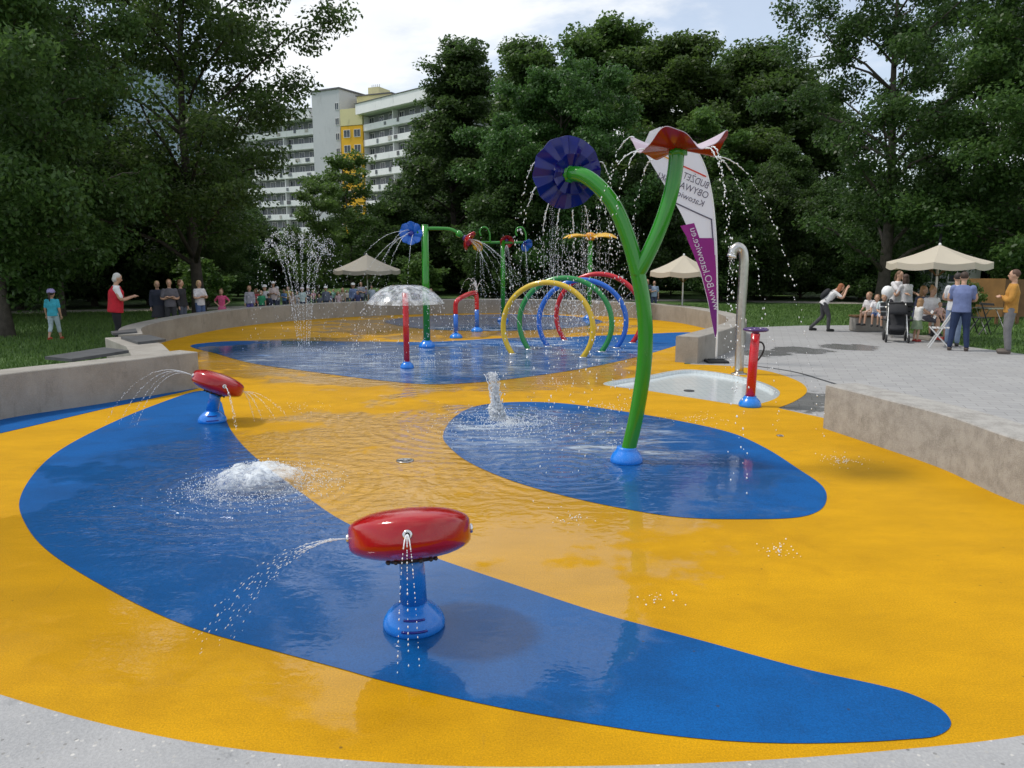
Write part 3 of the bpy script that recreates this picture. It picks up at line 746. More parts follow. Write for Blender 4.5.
# ---- floor fittings
for px, py, r in ((405, 461, .09), (780, 436, .04), (610, 433, .05)):
    q = P(px, py); mb = MB(); mb.lathe([(r, 0), (r, .004), (r*.8, .006), (r*.78, .004), (0, .004)], M['steel'], seg=20)
    for k in range(6): a = 2*PI*k/6; mb.ball((r*.45*math.cos(a), r*.45*math.sin(a), .005), (r*.12, r*.12, .002), M['rubber_black'], 6, 4)
    o = mb.build('floor_drain', None, (q.x, q.y, .005)); tag(o, 'small round steel fitting set flush into the rubber floor', 'floor drain', 'steel fittings in the pool floor')

# ---- beach flag (seen from behind, so its print reads backwards)
fb0 = P(716, 362); FD = fb0.y
root = empty('beach_flag', fb0, 0, 'tall white and purple feather flag standing behind the flower stem', 'flag')
lf = lambda px, py, dd=0: PD(px, py, FD+dd)-fb0
mb = MB(); mb.box((0, 0, .02), (.42, .42, .04), M['rubber_black'], None, .01); mb.box((0, .0, .05), (.3, .12, .03), M['dark_metal'], None, .005); mb.build('base_plate', root)
polepts = [Vector((0, 0, .05)), lf(717.2, 330), lf(717.0, 280), lf(715.5, 230), lf(711, 190), lf(703.5, 163), lf(692, 143), lf(678, 131), lf(662, 127)]
mb = MB(); spline_tube(mb, polepts, [.022, .02, .018, .016, .014, .012, .010, .008, .006], M['white_paint'], 8, 8); mb.build('pole', root)
right = catmull([lf(717, 338), lf(717.2, 300), lf(716.5, 250), lf(713, 200), lf(706, 170), lf(694, 145), lf(679, 132), lf(660, 127)], 8)
left = catmull([lf(715.5, 338), lf(710, 310), lf(700, 272), lf(686, 225), lf(664.5, 186), lf(651, 163), lf(644, 148), lf(650, 131)], 8)
m, nt, out = new_mat('flag_cloth'); g = G(nt); o3 = g.obj()
m_w = m
def cloth(name, col):
    m, nt, out = new_mat(name); g = G(nt)
    b1 = g.n('ShaderNodeBsdfPrincipled'); b1.inputs['Base Color'].default_value = (*col, 1); b1.inputs['Roughness'].default_value = .7
    t1 = g.n('ShaderNodeBsdfTranslucent'); t1.inputs[0].default_value = (*col, 1); mx = g.n('ShaderNodeMixShader'); mx.inputs[0].default_value = .4
    nt.links.new(b1.outputs[0], mx.inputs[1]); nt.links.new(t1.outputs[0], mx.inputs[2]); nt.links.new(mx.outputs[0], out.inputs[0]); return m
bpy.data.materials.remove(m_w)
M['flag_white'] = cloth('flag_white', (.84, .83, .89)); M['flag_purple'] = cloth('flag_purple', (.32, .025, .25)); M['flag_violet'] = cloth('flag_violet', (.22, .03, .26)); M['print'] = simple('flag_print', (.09, .08, .12), .8, .05); M['flag_red'] = cloth('flag_red', (.65, .06, .03)); M['flag_orange'] = cloth('flag_orange', (.75, .35, .03))
mb = MB(); nA = len(right); nc = 10; vs = []
def wob(u, z): return .035*math.sin(u*4+z*1.7)+.02*math.sin(z*3.1)
for i in range(nA):
    for j in range(nc+1):
        u = j/nc; p = left[i]*(1-u)+right[i]*u; vs.append(p+Vector((0, wob(u, p.z)*(1-u), 0)))
for i in range(nA-1):
    for j in range(nc):
        p = (vs[i*(nc+1)+j]+vs[(i+1)*(nc+1)+j+1])/2
        mt = M['flag_white']
        mb.add([vs[i*(nc+1)+j], vs[i*(nc+1)+j+1], vs[(i+1)*(nc+1)+j+1], vs[(i+1)*(nc+1)+j]], [[0, 1, 2, 3]], mt)
mb.build('sail', root)
def on_flag(px, py, eps=.012):
    """point on the cloth, a little proud of it, for a place on the sail"""
    p = lf(px, py); z = p.z
    L_ = min(left, key=lambda q: abs(q.z-z)); R_ = min(right, key=lambda q: abs(q.z-z)); u = max(0, min(1, (p.x-L_.x)/max(.001, R_.x-L_.x)))
    return Vector((p.x, p.y+wob(u, z)*(1-u)-eps, z))
def flag_poly(pts, m, name, eps=.012, parent=None):
    # subdivided so that it follows the cloth
    mb = MB(); (a, b_, c_, d_) = [Vector((*p, 0)) for p in pts]; N = 6; vs = []
    for i in range(N*2+1):
        for j in range(N+1):
            s, t = i/(N*2), j/N; q = (a*(1-t)+b_*t)*(1-s)+(d_*(1-t)+c_*t)*s; vs.append(on_flag(q.x, q.y, eps))
    mb.add(vs, [[i*(N+1)+j, i*(N+1)+j+1, (i+1)*(N+1)+j+1, (i+1)*(N+1)+j] for i in range(N*2) for j in range(N)], m); return mb.build(name, root)
flag_poly([(680, 226), (694, 223), (700, 240), (687, 238)], M['flag_purple'], 'purple_panel')
flag_poly([(686.5, 238), (714, 238), (716, 272), (700.5, 272)], M['flag_purple'], 'purple_panel', .013)
flag_poly([(700.5, 272), (716, 272), (716.5, 300), (708, 300)], M['flag_purple'], 'purple_panel', .012)
flag_poly([(708, 300), (716.5, 300), (716.6, 337), (715.4, 337)], M['flag_violet'], 'purple_panel', .013)
flag_poly([(712.8, 221), (714.6, 221), (716, 255), (714.5, 255)], M['flag_white'], 'white_edge', .02)
flag_poly([(673, 201.5), (712, 219), (712, 220.5), (673, 203)], M['print'], 'printed_line', .018)
flag_poly([(710.5, 219), (711.8, 219), (713.5, 240), (712.2, 240)], M['print'], 'printed_line', .018)
flag_poly([(682, 165), (706, 176), (706, 177.6), (682, 166.6)], M['flag_red'], 'printed_line', .018)
flag_poly([(661, 154), (682, 164.5), (682, 166.2), (661, 155.5)], M['flag_orange'], 'printed_line', .018)
def flag_text(txt, start, end, size, m, mirror=True):
    """print along start->end on the sail, mirrored as seen from behind"""
    cu = bpy.data.curves.new('t', 'FONT'); cu.body = txt; cu.size = 1; cu.fill_mode = 'FRONT'
    to = bpy.data.objects.new('t', cu); COL.objects.link(to); dg = bpy.context.evaluated_depsgraph_get()
    me = bpy.data.meshes.new_from_object(to.evaluated_get(dg)); bpy.data.objects.remove(to); bpy.data.curves.remove(cu)
    w = max(v.co.x for v in me.vertices); a = Vector((*start, 0)); b_ = Vector((*end, 0)); d = (b_-a)
    nrm = Vector((d.y, -d.x, 0)).normalized()
    if nrm.y > 0 or (abs(d.x) < abs(d.y) and False): nrm = -nrm
    for v in me.vertices:
        q = a+d*(v.co.x/w)+nrm*(v.co.y*size*FLIP); v.co = on_flag(q.x, q.y, .022)
    me.materials.clear(); me.materials.append(m); me.name = 'lettering'
    o = bpy.data.objects.new('lettering', me); COL.objects.link(o); o.parent = root
FLIP = 1
flag_text('BUDŻET', (707.5, 189), (682, 178), 9.5, M['print'])
flag_text('OBYWATELSKI', (707, 199), (657, 178.5), 9.5, M['print'])
flag_text('Katowice', (703, 207), (673, 194), 8.5, M['print'])
flag_text('www.BO.katowice.eu', (714.0, 311), (689.5, 229), 10, M['flag_white'])
# ================================================================== TREES
def tree_mesh(kind, seed, H, Wd, base, leaf, nleaf, leafm, barkm, trunk_r, limbs=22, clump=.85, droop=0.0, uneven=.35, lean=0.0):
    """returns (trunk mesh, crown mesh). H total height, Wd crown width, base height of the lowest foliage"""
    rg = np.random.default_rng(seed); rr = random.Random(seed); tb = MB()
    def prof(t):
        if kind == 'cone': return max(.12, (1-t)**.75*1.05) if t > .08 else .6+t*4
        if kind == 'round': return math.sqrt(max(0.03, 1-(2*t-.9)**2/1.22))
        if kind == 'open': return .55+.45*math.sin(PI*min(1, t*.85+.12)) if t < .9 else .45
        if kind == 'column': return .8*math.sin(PI*min(1, t*.8+.15))+.2
        return math.sin(PI*min(1, t*.75+.2))
    ph = rr.uniform(0, 6); top = H*.93
    def trunk_at(z): return Vector((math.sin(z*.35+ph)*.05*z**.8+lean*z, math.cos(z*.27+ph)*.05*z**.8, z))
    zs = [top*i/12 for i in range(13)]
    tb.tube([trunk_at(z)-Vector((0, 0, .25 if z == 0 else 0)) for z in zs], [trunk_r*(1.35 if i == 0 else 1)*(1-.93*(i/12)**.9) for i in range(13)], barkm, 9)
    cents = []; sizes = []
    for k in range(limbs):
        t = (k+rr.random()*.8)/limbs
        z1 = base+(H-base)*t; ang = k*2.399+rr.uniform(-.5, .5)
        L_ = Wd/2*prof(t)*(1-uneven*rr.random()*rr.random()*1.4+rr.uniform(-.08, .10))
        z0 = max(base*.55, z1-L_*rr.uniform(.35, .7)-(H-base)*.03); z0 = min(z0, top*.96)
        o = trunk_at(z0); d = Vector((math.cos(ang), math.sin(ang), 0)); ox = trunk_at(z1)
        e = Vector((ox.x, ox.y, z1))+d*L_-Vector((0, 0, droop*L_))
        mid = o.lerp(e, .5)+Vector((rr.uniform(-.2, .2), rr.uniform(-.2, .2), rr.uniform(.0, .25)*L_*.5))
        pts = [o, o.lerp(mid, .5)+Vector((0, 0, .05*L_)), mid, mid.lerp(e, .55)+Vector((rr.uniform(-.2, .2), rr.uniform(-.2, .2), .06*L_)), e]
        r0 = max(.02, trunk_r*.42*(1-t*.7)); tb.tube(pts, [r0, r0*.75, r0*.55, r0*.35, r0*.12], barkm, 6)
        nt_ = 5
        for j in range(nt_):
            s = .3+.7*(j+.5)/nt_; p = pts[1].lerp(pts[2], 0) if False else (o.lerp(mid, s*2) if s < .5 else mid.lerp(e, s*2-1))
            tl = Wd*.14*rr.uniform(.5, 1.3)*(1.15-.5*s); q = p+Vector((rr.gauss(0, 1), rr.gauss(0, 1), rr.gauss(.25-droop, .6))).normalized()*tl
            tb.tube([p, p.lerp(q, .5)+Vector((0, 0, .08)), q], [r0*.22, r0*.14, .008], barkm, 4, False)
            for u in (.35, .75, 1.05):
                cents.append(p.lerp(q, u)); sizes.append(clump*rr.uniform(.55, 1.25)*(.75+.25*Wd/9))
        cents.append(e); sizes.append(clump*.8*(.75+.25*Wd/9))
    for i in range(8):
        cents.append(trunk_at(H-.5-rr.random()*.12*H)+Vector((rr.gauss(0, .4), rr.gauss(0, .4), 0))); sizes.append(clump*.8)
    C = np.array([tuple(c) for c in cents]); S = np.array(sizes)
    w = S**2; w /= w.sum()
    idx = rg.choice(len(C), nleaf, p=w)
    g_ = rg.normal(0, 1, (nleaf, 3)); rad = np.linalg.norm(g_, axis=1, keepdims=True)
    g_ = g_/rad*(rg.random((nleaf, 1))**.45)
    ctr = C[idx]+g_*S[idx][:, None]*np.array([1.0, 1.0, .62])
    ctr[:, 2] = np.maximum(ctr[:, 2], .35)
    nrm = rg.normal(0, 1, (nleaf, 3))*.75+g_*.5+np.array([0, 0, .65]); nrm /= np.linalg.norm(nrm, axis=1, keepdims=True)
    tg = rg.normal(0, 1, (nleaf, 3)); tg[:, 2] -= .5+droop*2; tg -= nrm*(tg*nrm).sum(1, keepdims=True); tg /= np.linalg.norm(tg, axis=1, keepdims=True)
    bt = np.cross(nrm, tg); sz = leaf*rg.uniform(.6, 1.35, (nleaf, 1)); asp = .30 if kind != 'willow' else .16
    V = np.zeros((nleaf, 4, 3)); V[:, 0] = ctr-tg*sz*.5; V[:, 1] = ctr+bt*sz*asp-nrm*sz*.05; V[:, 2] = ctr+tg*sz*.55-nrm*sz*.12; V[:, 3] = ctr-bt*sz*asp-nrm*sz*.05
    me = bpy.data.meshes.new('crown'); me.vertices.add(4*nleaf); me.vertices.foreach_set('co', V.ravel()); me.loops.add(4*nleaf); me.loops.foreach_set('vertex_index', np.arange(4*nleaf, dtype=np.int32))
    me.polygons.add(nleaf); me.polygons.foreach_set('loop_start', np.arange(0, 4*nleaf, 4, dtype=np.int32)); me.materials.append(leafm); me.update(); me.validate()
    return tb.data('trunk'), me
PROTO = {}
def proto(key, *a, **k): PROTO[key] = (tree_mesh(*a, **k), a[2])
#       kind    seed  H    W   base leaf  n
proto('big', 'open', 3, 16.0, 10.0, 3.0, .17, 60000, M['leaf_dark'], M['bark'], .26, limbs=30, clump=.80, uneven=.7)
proto('airy', 'open', 5, 16.0, 11.0, 3.2, .145, 80000, M['leaf_dark'], M['bark'], .22, limbs=36, clump=.78, uneven=.6)
proto('big2', 'open', 11, 17.0, 9.5, 2.8, .16, 62000, M['leaf_deep'], M['bark_light'], .28, limbs=34, clump=.78, uneven=.6)
proto('near', 'broad', 19, 13.0, 8.5, 2.5, .135, 105000, M['leaf_dark'], M['bark_light'], .17, limbs=34, clump=.8, uneven=.4, droop=.15)
proto('cone', 'cone', 23, 15.0, 8.2, 1.0, .19, 80000, M['leaf_deep'], M['bark'], .22, limbs=46, clump=.70, uneven=.45, droop=.12)
proto('round', 'round', 31, 11.6, 10.0, 1.0, .17, 110000, M['leaf_willow'], M['bark'], .25, limbs=40, clump=.72, uneven=.35)
proto('dense', 'broad', 41, 17.0, 10.5, 2.2, .23, 88000, M['leaf_mid'], M['bark'], .28, limbs=36, clump=.95, uneven=.4)
proto('dense2', 'broad', 43, 15.5, 9.5, 1.4, .23, 88000, M['leaf_dark'], M['bark'], .25, limbs=36, clump=.92, uneven=.45)
proto('young', 'round', 47, 7.5, 4.6, 1.4, .15, 15000, M['leaf_light'], M['bark_light'], .09, limbs=22, clump=.5, uneven=.5)
proto('shrub', 'round', 53, 2.6, 3.0, .15, .13, 9000, M['leaf_dark'], M['bark'], .05, limbs=18, clump=.42, uneven=.4)
proto('low', 'broad', 59, 6.5, 6.0, .6, .17, 45000, M['leaf_deep'], M['bark'], .13, limbs=26, clump=.75, uneven=.4)
proto('bush', 'round', 61, 1.5, 1.7, .1, .10, 5000, M['leaf_light'], M['bark'], .03, limbs=14, clump=.28, uneven=.4)
def tree(key, px, D, H=None, top=None, label='', cat='tree', group=None, wide=1.0, rz=None, name='tree', z=0):
    (tm_, cm), h0 = PROTO[key]
    x = (px-512)/F*D/ CA if False else (px-512)/F*(D*CA+HC*SA)
    if H is None: H = PD(px, top, D).z
    s = H/h0; r = empty(name, (x, D, z), rnd.uniform(0, 6.28) if rz is None else rz, label, cat, group); r.scale = (s*wide, s*wide, s)
    for nm, me in (('trunk', tm_), ('crown', cm)):
        o = bpy.data.objects.new(nm, me); COL.objects.link(o); o.parent = r
    return r
# individual trees that can be picked out in the photograph
tree('near', 8, 20, H=13, label='dark leafy tree at the far left with its slim trunk on the lawn', rz=.4, wide=.95, name='leafy_tree')
tree('airy', 200, 27, H=16.0, label='big open tree at the left whose branches show sky between the leaves', rz=1.1, wide=1.0, name='leafy_tree')
tree('near', 62, 27, H=12, label='dense dark tree behind the child in turquoise', rz=2.9, wide=.8, name='leafy_tree')
tree('near', 208, 33, top=160, label='dark tree hanging over the tall spray, in front of the white flats', rz=4.4, wide=1.0, name='leafy_tree')
tree('young', 352, 40, top=158, label='light green young tree in front of the yellow stair tower', rz=.3, wide=1.25, name='young_tree')
tree('cone', 458, 46, top=46, label='tall dark conical tree beside the right wing of the flats', rz=2.0, wide=1.3, name='conical_tree')
tree('round', 556, 41, top=68, label='round bright green fine-leaved tree behind the blue flower', rz=.9, wide=1.0, name='round_tree')
tree('dense', 588, 56, top=24, label='tallest tree in the middle, its dark top rising behind the round tree', rz=5.0, wide=1.25, name='leafy_tree')
tree('dense2', 520, 58, top=48, label='dark tree between the conical tree and the tallest middle tree', rz=3.0, wide=1.15, name='leafy_tree')
tree('dense', 690, 52, top=36, label='mid green tree rising behind the red flower', rz=1.9, wide=1.2, name='leafy_tree')
tree('dense2', 752, 53, top=50, label='tree right of the flag, lower than the big tree on its right', rz=.2, wide=1.2, name='leafy_tree')
tree('big2', 880, 31, H=15.8, label='very tall tree at the right with a bare lower trunk behind the seated people', rz=.8, wide=1.0, name='leafy_tree')
tree('near', 1030, 27, H=14.0, label='dark tree at the far right edge behind the wooden board', rz=4.0, wide=1.05, name='leafy_tree')
tree('airy', 960, 40, H=17.5, label='tree standing behind the right parasol, partly hidden by the tall tree', rz=3.6, wide=.75, name='leafy_tree')
tree('young', 318, 36, H=5.4, label='small pale tree behind the tall spray of water', rz=2.2, wide=1.1, name='young_tree')
tree('young', 702, 46, top=118, label='yellowish young tree low behind the red flower', rz=4.2, wide=1.3, name='young_tree')
tree('low', 395, 44, top=198, label='low dark tree behind the left parasol', rz=1.2, name='leafy_tree')
tree('low', 505, 40, top=176, label='dark low tree behind the T-shaped flower post', rz=2.2, name='leafy_tree')
tree('low', 640, 40, top=165, label='dark low tree behind the forked flower stem', rz=3.2, name='leafy_tree')
tree('low', 720, 37, top=190, label='dark low tree behind the steel shower', rz=.7, name='leafy_tree')
# wood beyond
G1 = 'trees of the wood closing the park'
def wood(key, px, D, top, lab, **k): tree(key, px, D, top=top, label=lab, group=G1, name='woodland_tree', **k)
LB = {'dense': 'broad mid green woodland tree in the dark background', 'dense2': 'dark broad woodland tree in the background', 'low': 'low dark understorey tree at the edge of the wood', 'cone': 'dark pointed woodland tree in the background'}
for key, px, D, top in (('dense2', -60, 34, -60), ('dense', 20, 40, -20), ('dense2', 105, 46, 150), ('dense2', 180, 46, 170), ('low', 150, 34, 170), ('low', 95, 33, 150), ('low', 20, 31, 160), ('low', 215, 38, 185), ('low', 262, 47, 216), ('low', 330, 58, 222), ('low', 300, 44, 232), ('low', -40, 26, 120),
                        ('dense', 645, 62, 50), ('dense2', 720, 64, 62), ('dense2', 790, 56, 78), ('dense', 850, 60, 190), ('dense2', 780, 44, 150), ('low', 830, 40, 190), ('low', 765, 38, 178), ('dense2', 905, 62, 200), ('dense', 985, 58, 180), ('dense2', 1060, 46, 0), ('low', 980, 40, 190), ('low', 1030, 37, 170), ('low', 905, 39, 195), ('low', 860, 37, 200), ('dense', 1110, 50, -20), ('dense2', 1130, 36, -60),
                        ('dense2', 440, 62, 120), ('low', 450, 50, 190), ('low', 560, 52, 180), ('low', 690, 50, 180), ('low', 600, 45, 205), ('dense2', -140, 50, -40), ('low', 180, 48, 190), ('low', 50, 45, 150), ('low', 120, 55, 160), ('low', 240, 60, 200), ('low', 390, 62, 215), ('low', 360, 55, 226)):
    wood(key, px, D, top, LB[key])
# shrubs along the path, low hedge
G2 = 'shrubs under the trees'
for i, (px, D) in enumerate(((-20, 32), (30, 35), (85, 37), (130, 39), (185, 40), (232, 42), (275, 43), (320, 44), (365, 46), (410, 46), (455, 45), (500, 44), (545, 44), (590, 44), (632, 44), (676, 43), (716, 42), (756, 41), (800, 40), (838, 40), (880, 39), (922, 40), (1010, 39), (1050, 38), (1090, 36),
                             (60, 48), (150, 50), (255, 52), (345, 55), (430, 56), (520, 56), (610, 56), (700, 55), (790, 52), (870, 50), (960, 48))):
    tree('shrub', px+rnd.uniform(-8, 8), D, H=rnd.uniform(2.0, 3.4), label='dark rounded shrub in the row under the trees', cat='shrub', group=G2, name='shrub', wide=rnd.uniform(.95, 1.3))
tree('bush', 204, 30, H=1.95, label='bright green bush behind the group at the left end of the wall', cat='shrub', name='bush', wide=1.1)
tree('bush', 962, 23.5, H=1.35, label='light green bush between the hut and the man in the blue shirt', cat='shrub', name='bush', wide=.75)
tree('bush', 418, 38, H=2.2, label='pale bush below the left parasol', cat='shrub', name='bush', wide=1.2)

# ================================================================== BUILDINGS
M['render_white'] = concrete('white_render', (.80, .80, .80), (.70, .71, .72), .12)
M['render_grey'] = concrete('grey_render', (.50, .51, .53), (.44, .455, .48), .12)
M['render_yellow'] = concrete('yellow_render', (.78, .42, .02), (.68, .36, .02), .15)
M['render_cream'] = concrete('cream_render', (.66, .60, .33), (.58, .53, .30), .15)
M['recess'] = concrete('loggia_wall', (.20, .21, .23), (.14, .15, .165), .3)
M['glass'] = simple('window_glass', (.05, .06, .075), .08, .5, .35)
M['frame_white'] = simple('window_frame', (.7, .7, .7), .4)
M['curtain'] = simple('curtain', (.45, .43, .40), .8, .3, 1.2)
M['blue_wall'] = concrete('blue_cladding', (.25, .33, .42), (.21, .29, .38), .1)
M['roof'] = simple('roof_felt', (.12, .12, .13), .8)
def win_mesh(w, h, key):
    mb = MB(); f = .07
    mb.box((0, 0, 0), (w-.04, .05, h-.04), M['glass'])
    mb.box((-w*.22, .031, 0), (w*.36, .01, h-.16), M['curtain'])
    for s in (-1, 1):
        mb.box((s*(w/2-f/2), -.02, 0), (f, .1, h), M['frame_white']); mb.box((0, -.02, s*(h/2-f/2)), (w-2*f, .1, f), M['frame_white'])
    mb.box((0, -.025, 0), (f*.8, .09, h-2*f), M['frame_white'])
    return mb.data('window')
WM = win_mesh(1.5, 1.45, 'a'); WN = win_mesh(1.0, 1.35, 'b'); WD = win_mesh(.95, 2.1, 'c')
def part(name, mb, root): return mb.build(name, root)
def win(root, x, y, z, me):
    o = bpy.data.objects.new('window', me); COL.objects.link(o); o.parent = root; o.location = (x, y, z); return o
def slab_block(name, A, B, H, depth, floors, bays, label, fh=2.85):
    """block of flats; front face runs from A to B (seen from the park). Local x along the front, y into the building"""
    A = V2(*A); B = V2(*B); Ln = (B-A).length; ang = math.atan2(B.y-A.y, B.x-A.x)
    root = empty(name, A, ang, label, 'apartment block', 'white apartment blocks behind the trees')
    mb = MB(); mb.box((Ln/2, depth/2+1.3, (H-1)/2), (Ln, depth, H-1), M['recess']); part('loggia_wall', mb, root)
    mb = MB(); mb.box((Ln/2, depth/2, H-.6), (Ln+.6, depth+2.8, 1.9), M['render_white']); part('parapet', mb, root)
    mb = MB(); mb.box((Ln/2, depth/2, H+.40), (Ln+.9, depth+3.1, .12), M['roof']); part('roof_edge', mb, root)
    for b_ in range(0, bays+1, 3):
        mb = MB(); mb.box((min(max(.1, Ln*b_/bays), Ln-.1), .68, (H-1.6)/2), (.18, 1.2, H-1.8), M['render_white']); part('partition', mb, root)
    for k in range(floors):
        z = H-1.6-fh*(k+1)
        mb = MB(); mb.box((Ln/2, -.06, z+.55), (Ln, .12, 1.15), M['render_white']); mb.box((Ln/2, .65, z), (Ln, 1.3, .18), M['render_white'])
        part('balcony', mb, root)
        for b_ in range(bays):
            x = Ln*(b_+.5)/bays; win(root, x-.35, 1.27, z+1.75, WM if (b_+k) % 3 else WD if False else WM)
        for b_ in range(bays):
            if rnd.random() >= .6: continue
            mb = MB(); mb.box((Ln*(b_+rnd.uniform(.2, .8))/bays, -.16, z+.65+rnd.uniform(-.1, .2)), (rnd.uniform(.5, 1.1), .12, rnd.uniform(.5, .8)), rnd.choice([M['recess'], M['curtain'], M['glass'], M['roof']]))
            part('balcony_screen', mb, root)
    return root, Ln
bw = lambda px, D: ((px-512)/F*(D*CA), D)
r1, L1 = slab_block('apartment_block', bw(367, 152), bw(478, 128), 0, 0, 0, 0, '') if False else slab_block('apartment_block', bw(367, 152), bw(462, 132), PD(367, 107, 152).z, 12, 10, 9, 'right wing of the white flats with rows of long balconies')
r2, L2 = slab_block('apartment_block', bw(232, 176), bw(319, 163.3), PD(314, 112, 164).z, 12, 10, 9, 'left wing of the white flats, half hidden behind the open tree')
# stair tower joining both wings
A = V2(*bw(345.5, 153.5)); Bq = V2(*bw(366.3, 151.5)); ang = math.atan2((Bq-A).y, (Bq-A).x); Lt = (Bq-A).length
ht = PD(350, 109, 153).z; root = empty('stair_tower', A, ang, 'yellow stair tower with a pale yellow top between the two white wings', 'stair tower')
mb = MB(); mb.box((Lt/2, 6, ht/2-1.6), (Lt, 12, ht-3.2), M['render_yellow']); part('wall', mb, root)
mb = MB(); mb.box((Lt/2, 6, ht-1.55), (Lt+.1, 12.1, 3.1), M['render_cream']); part('upper_wall', mb, root)
mb = MB(); mb.box((Lt/2+2.6, 8, ht+1.5), (Lt+3.0, 8, 3.0), M['render_cream']); mb.box((Lt/2+2.6, 8, ht+3.1), (Lt+3.4, 8.4, .22), M['roof']); part('roof_house', mb, root)
mb = MB(); mb.box((Lt/2+.6, 9, ht+4.2), (2.6, 4, 2.0), M['render_cream']); 
for k in range(5): mb.tube([(Lt/2-.4+k*.45, 8, ht+5.0), (Lt/2-.4+k*.45, 8, ht+5.9)], .05, M['dark_metal'], 6)
part('chimney', mb, root)
for k in range(10):
    for x in (.28, .76):
        win(root, Lt*x, -.01, ht-4.6-2.85*k, WM)
# grey end block with two columns of windows
A = V2(*bw(318, 158.5)); Bq = V2(*bw(345, 155)); ang = math.atan2((Bq-A).y, (Bq-A).x); Lt = (Bq-A).length; ht = PD(330, 91, 157).z
root = empty('grey_block', A, ang, 'plain grey building section left of the yellow stair tower', 'apartment block')
mb = MB(); mb.box((Lt/2, 7, ht/2), (Lt-.1, 14, ht), M['render_grey']); part('wall', mb, root)
mb = MB(); mb.box((Lt/2, 7, ht+.15), (Lt+.3, 14.4, .3), M['roof']); part('roof_edge', mb, root)
for k in range(11): win(root, Lt*.90, -.01, ht-3.2-2.85*k, WN)
# blue-grey tower far left
A = V2(*bw(88, 190)); Bq = V2(*bw(228, 178)); ang = math.atan2((Bq-A).y, (Bq-A).x); Lt = (Bq-A).length; ht = PD(228, 118, 178).z
root = empty('blue_tower', A, ang, 'pale blue building glimpsed through the trees at the left', 'building')
mb = MB(); mb.box((Lt/2, 8, ht/2), (Lt, 16, ht), M['blue_wall']); mb.box((Lt*.3, 8, ht), (Lt*.6, 15.8, ht*.9), M['blue_wall']); part('wall', mb, root)
mb = MB(); mb.box((Lt/2, 8, ht+.2), (Lt+.3, 16.3, .4), M['roof']); part('roof_edge', mb, root)
for k in range(9):
    for j in range(9): win(root, Lt*(j+.5)/9, -.01, ht-3-3*k, WM)
# ================================================================== PEOPLE
def remeshed(mb, vox, sm=2):
    """fuse overlapping pieces into one continuous surface"""
    me = mb.data('tmp'); o = bpy.data.objects.new('tmp', me); COL.objects.link(o)
    md = o.modifiers.new('r', 'REMESH'); md.mode = 'VOXEL'; md.voxel_size = vox; md.use_smooth_shade = True
    s_ = o.modifiers.new('s', 'SMOOTH'); s_.factor = .5; s_.iterations = sm
    dg = bpy.context.evaluated_depsgraph_get(); out = bpy.data.meshes.new_from_object(o.evaluated_get(dg))
    mat = mb.mats[0]; bpy.data.objects.remove(o); bpy.data.meshes.remove(me)
    out.materials.clear(); out.materials.append(mat); out.polygons.foreach_set('use_smooth', [True]*len(out.polygons)); return out
def limb(mb, pts, rs, m, n=4):
    cp = catmull(pts, n); rr = []
    for i in range(len(cp)): t = i/n; k = min(int(t), len(rs)-2); rr.append(rs[k]+(rs[k+1]-rs[k])*(t-k))
    mb.tube(cp, rr, m, 12)
    mb.ball(cp[0], rr[0], m, 12, 8); mb.ball(cp[-1], rr[-1], m, 12, 8)
def torso_loft(mb, rows, m, seg=16):
    """rows: (centre, side vector, front vector, half width, half depth)"""
    vs = []; n = len(rows)
    for c, sx, fy, a, b in rows:
        for k in range(seg):
            q = 2*PI*k/seg; vs.append(c+sx*(a*math.copysign(abs(math.cos(q))**.85, math.cos(q)))+fy*(b*math.copysign(abs(math.sin(q))**.85, math.sin(q))))
    fs = [[i*seg+k, i*seg+(k+1) % seg, (i+1)*seg+(k+1) % seg, (i+1)*seg+k] for i in range(n-1) for k in range(seg)]
    fs += [list(range(seg))[::-1], [(n-1)*seg+k for k in range(seg)]]; mb.add(vs, fs, m)
PM = {}
def cm(col, rough=.8):
    if col not in PM: PM[col] = simple('cloth' if rough > .6 else 'skin', col, rough, .16, 9)
    return PM[col]
SKIN = (.50, .30, .20)
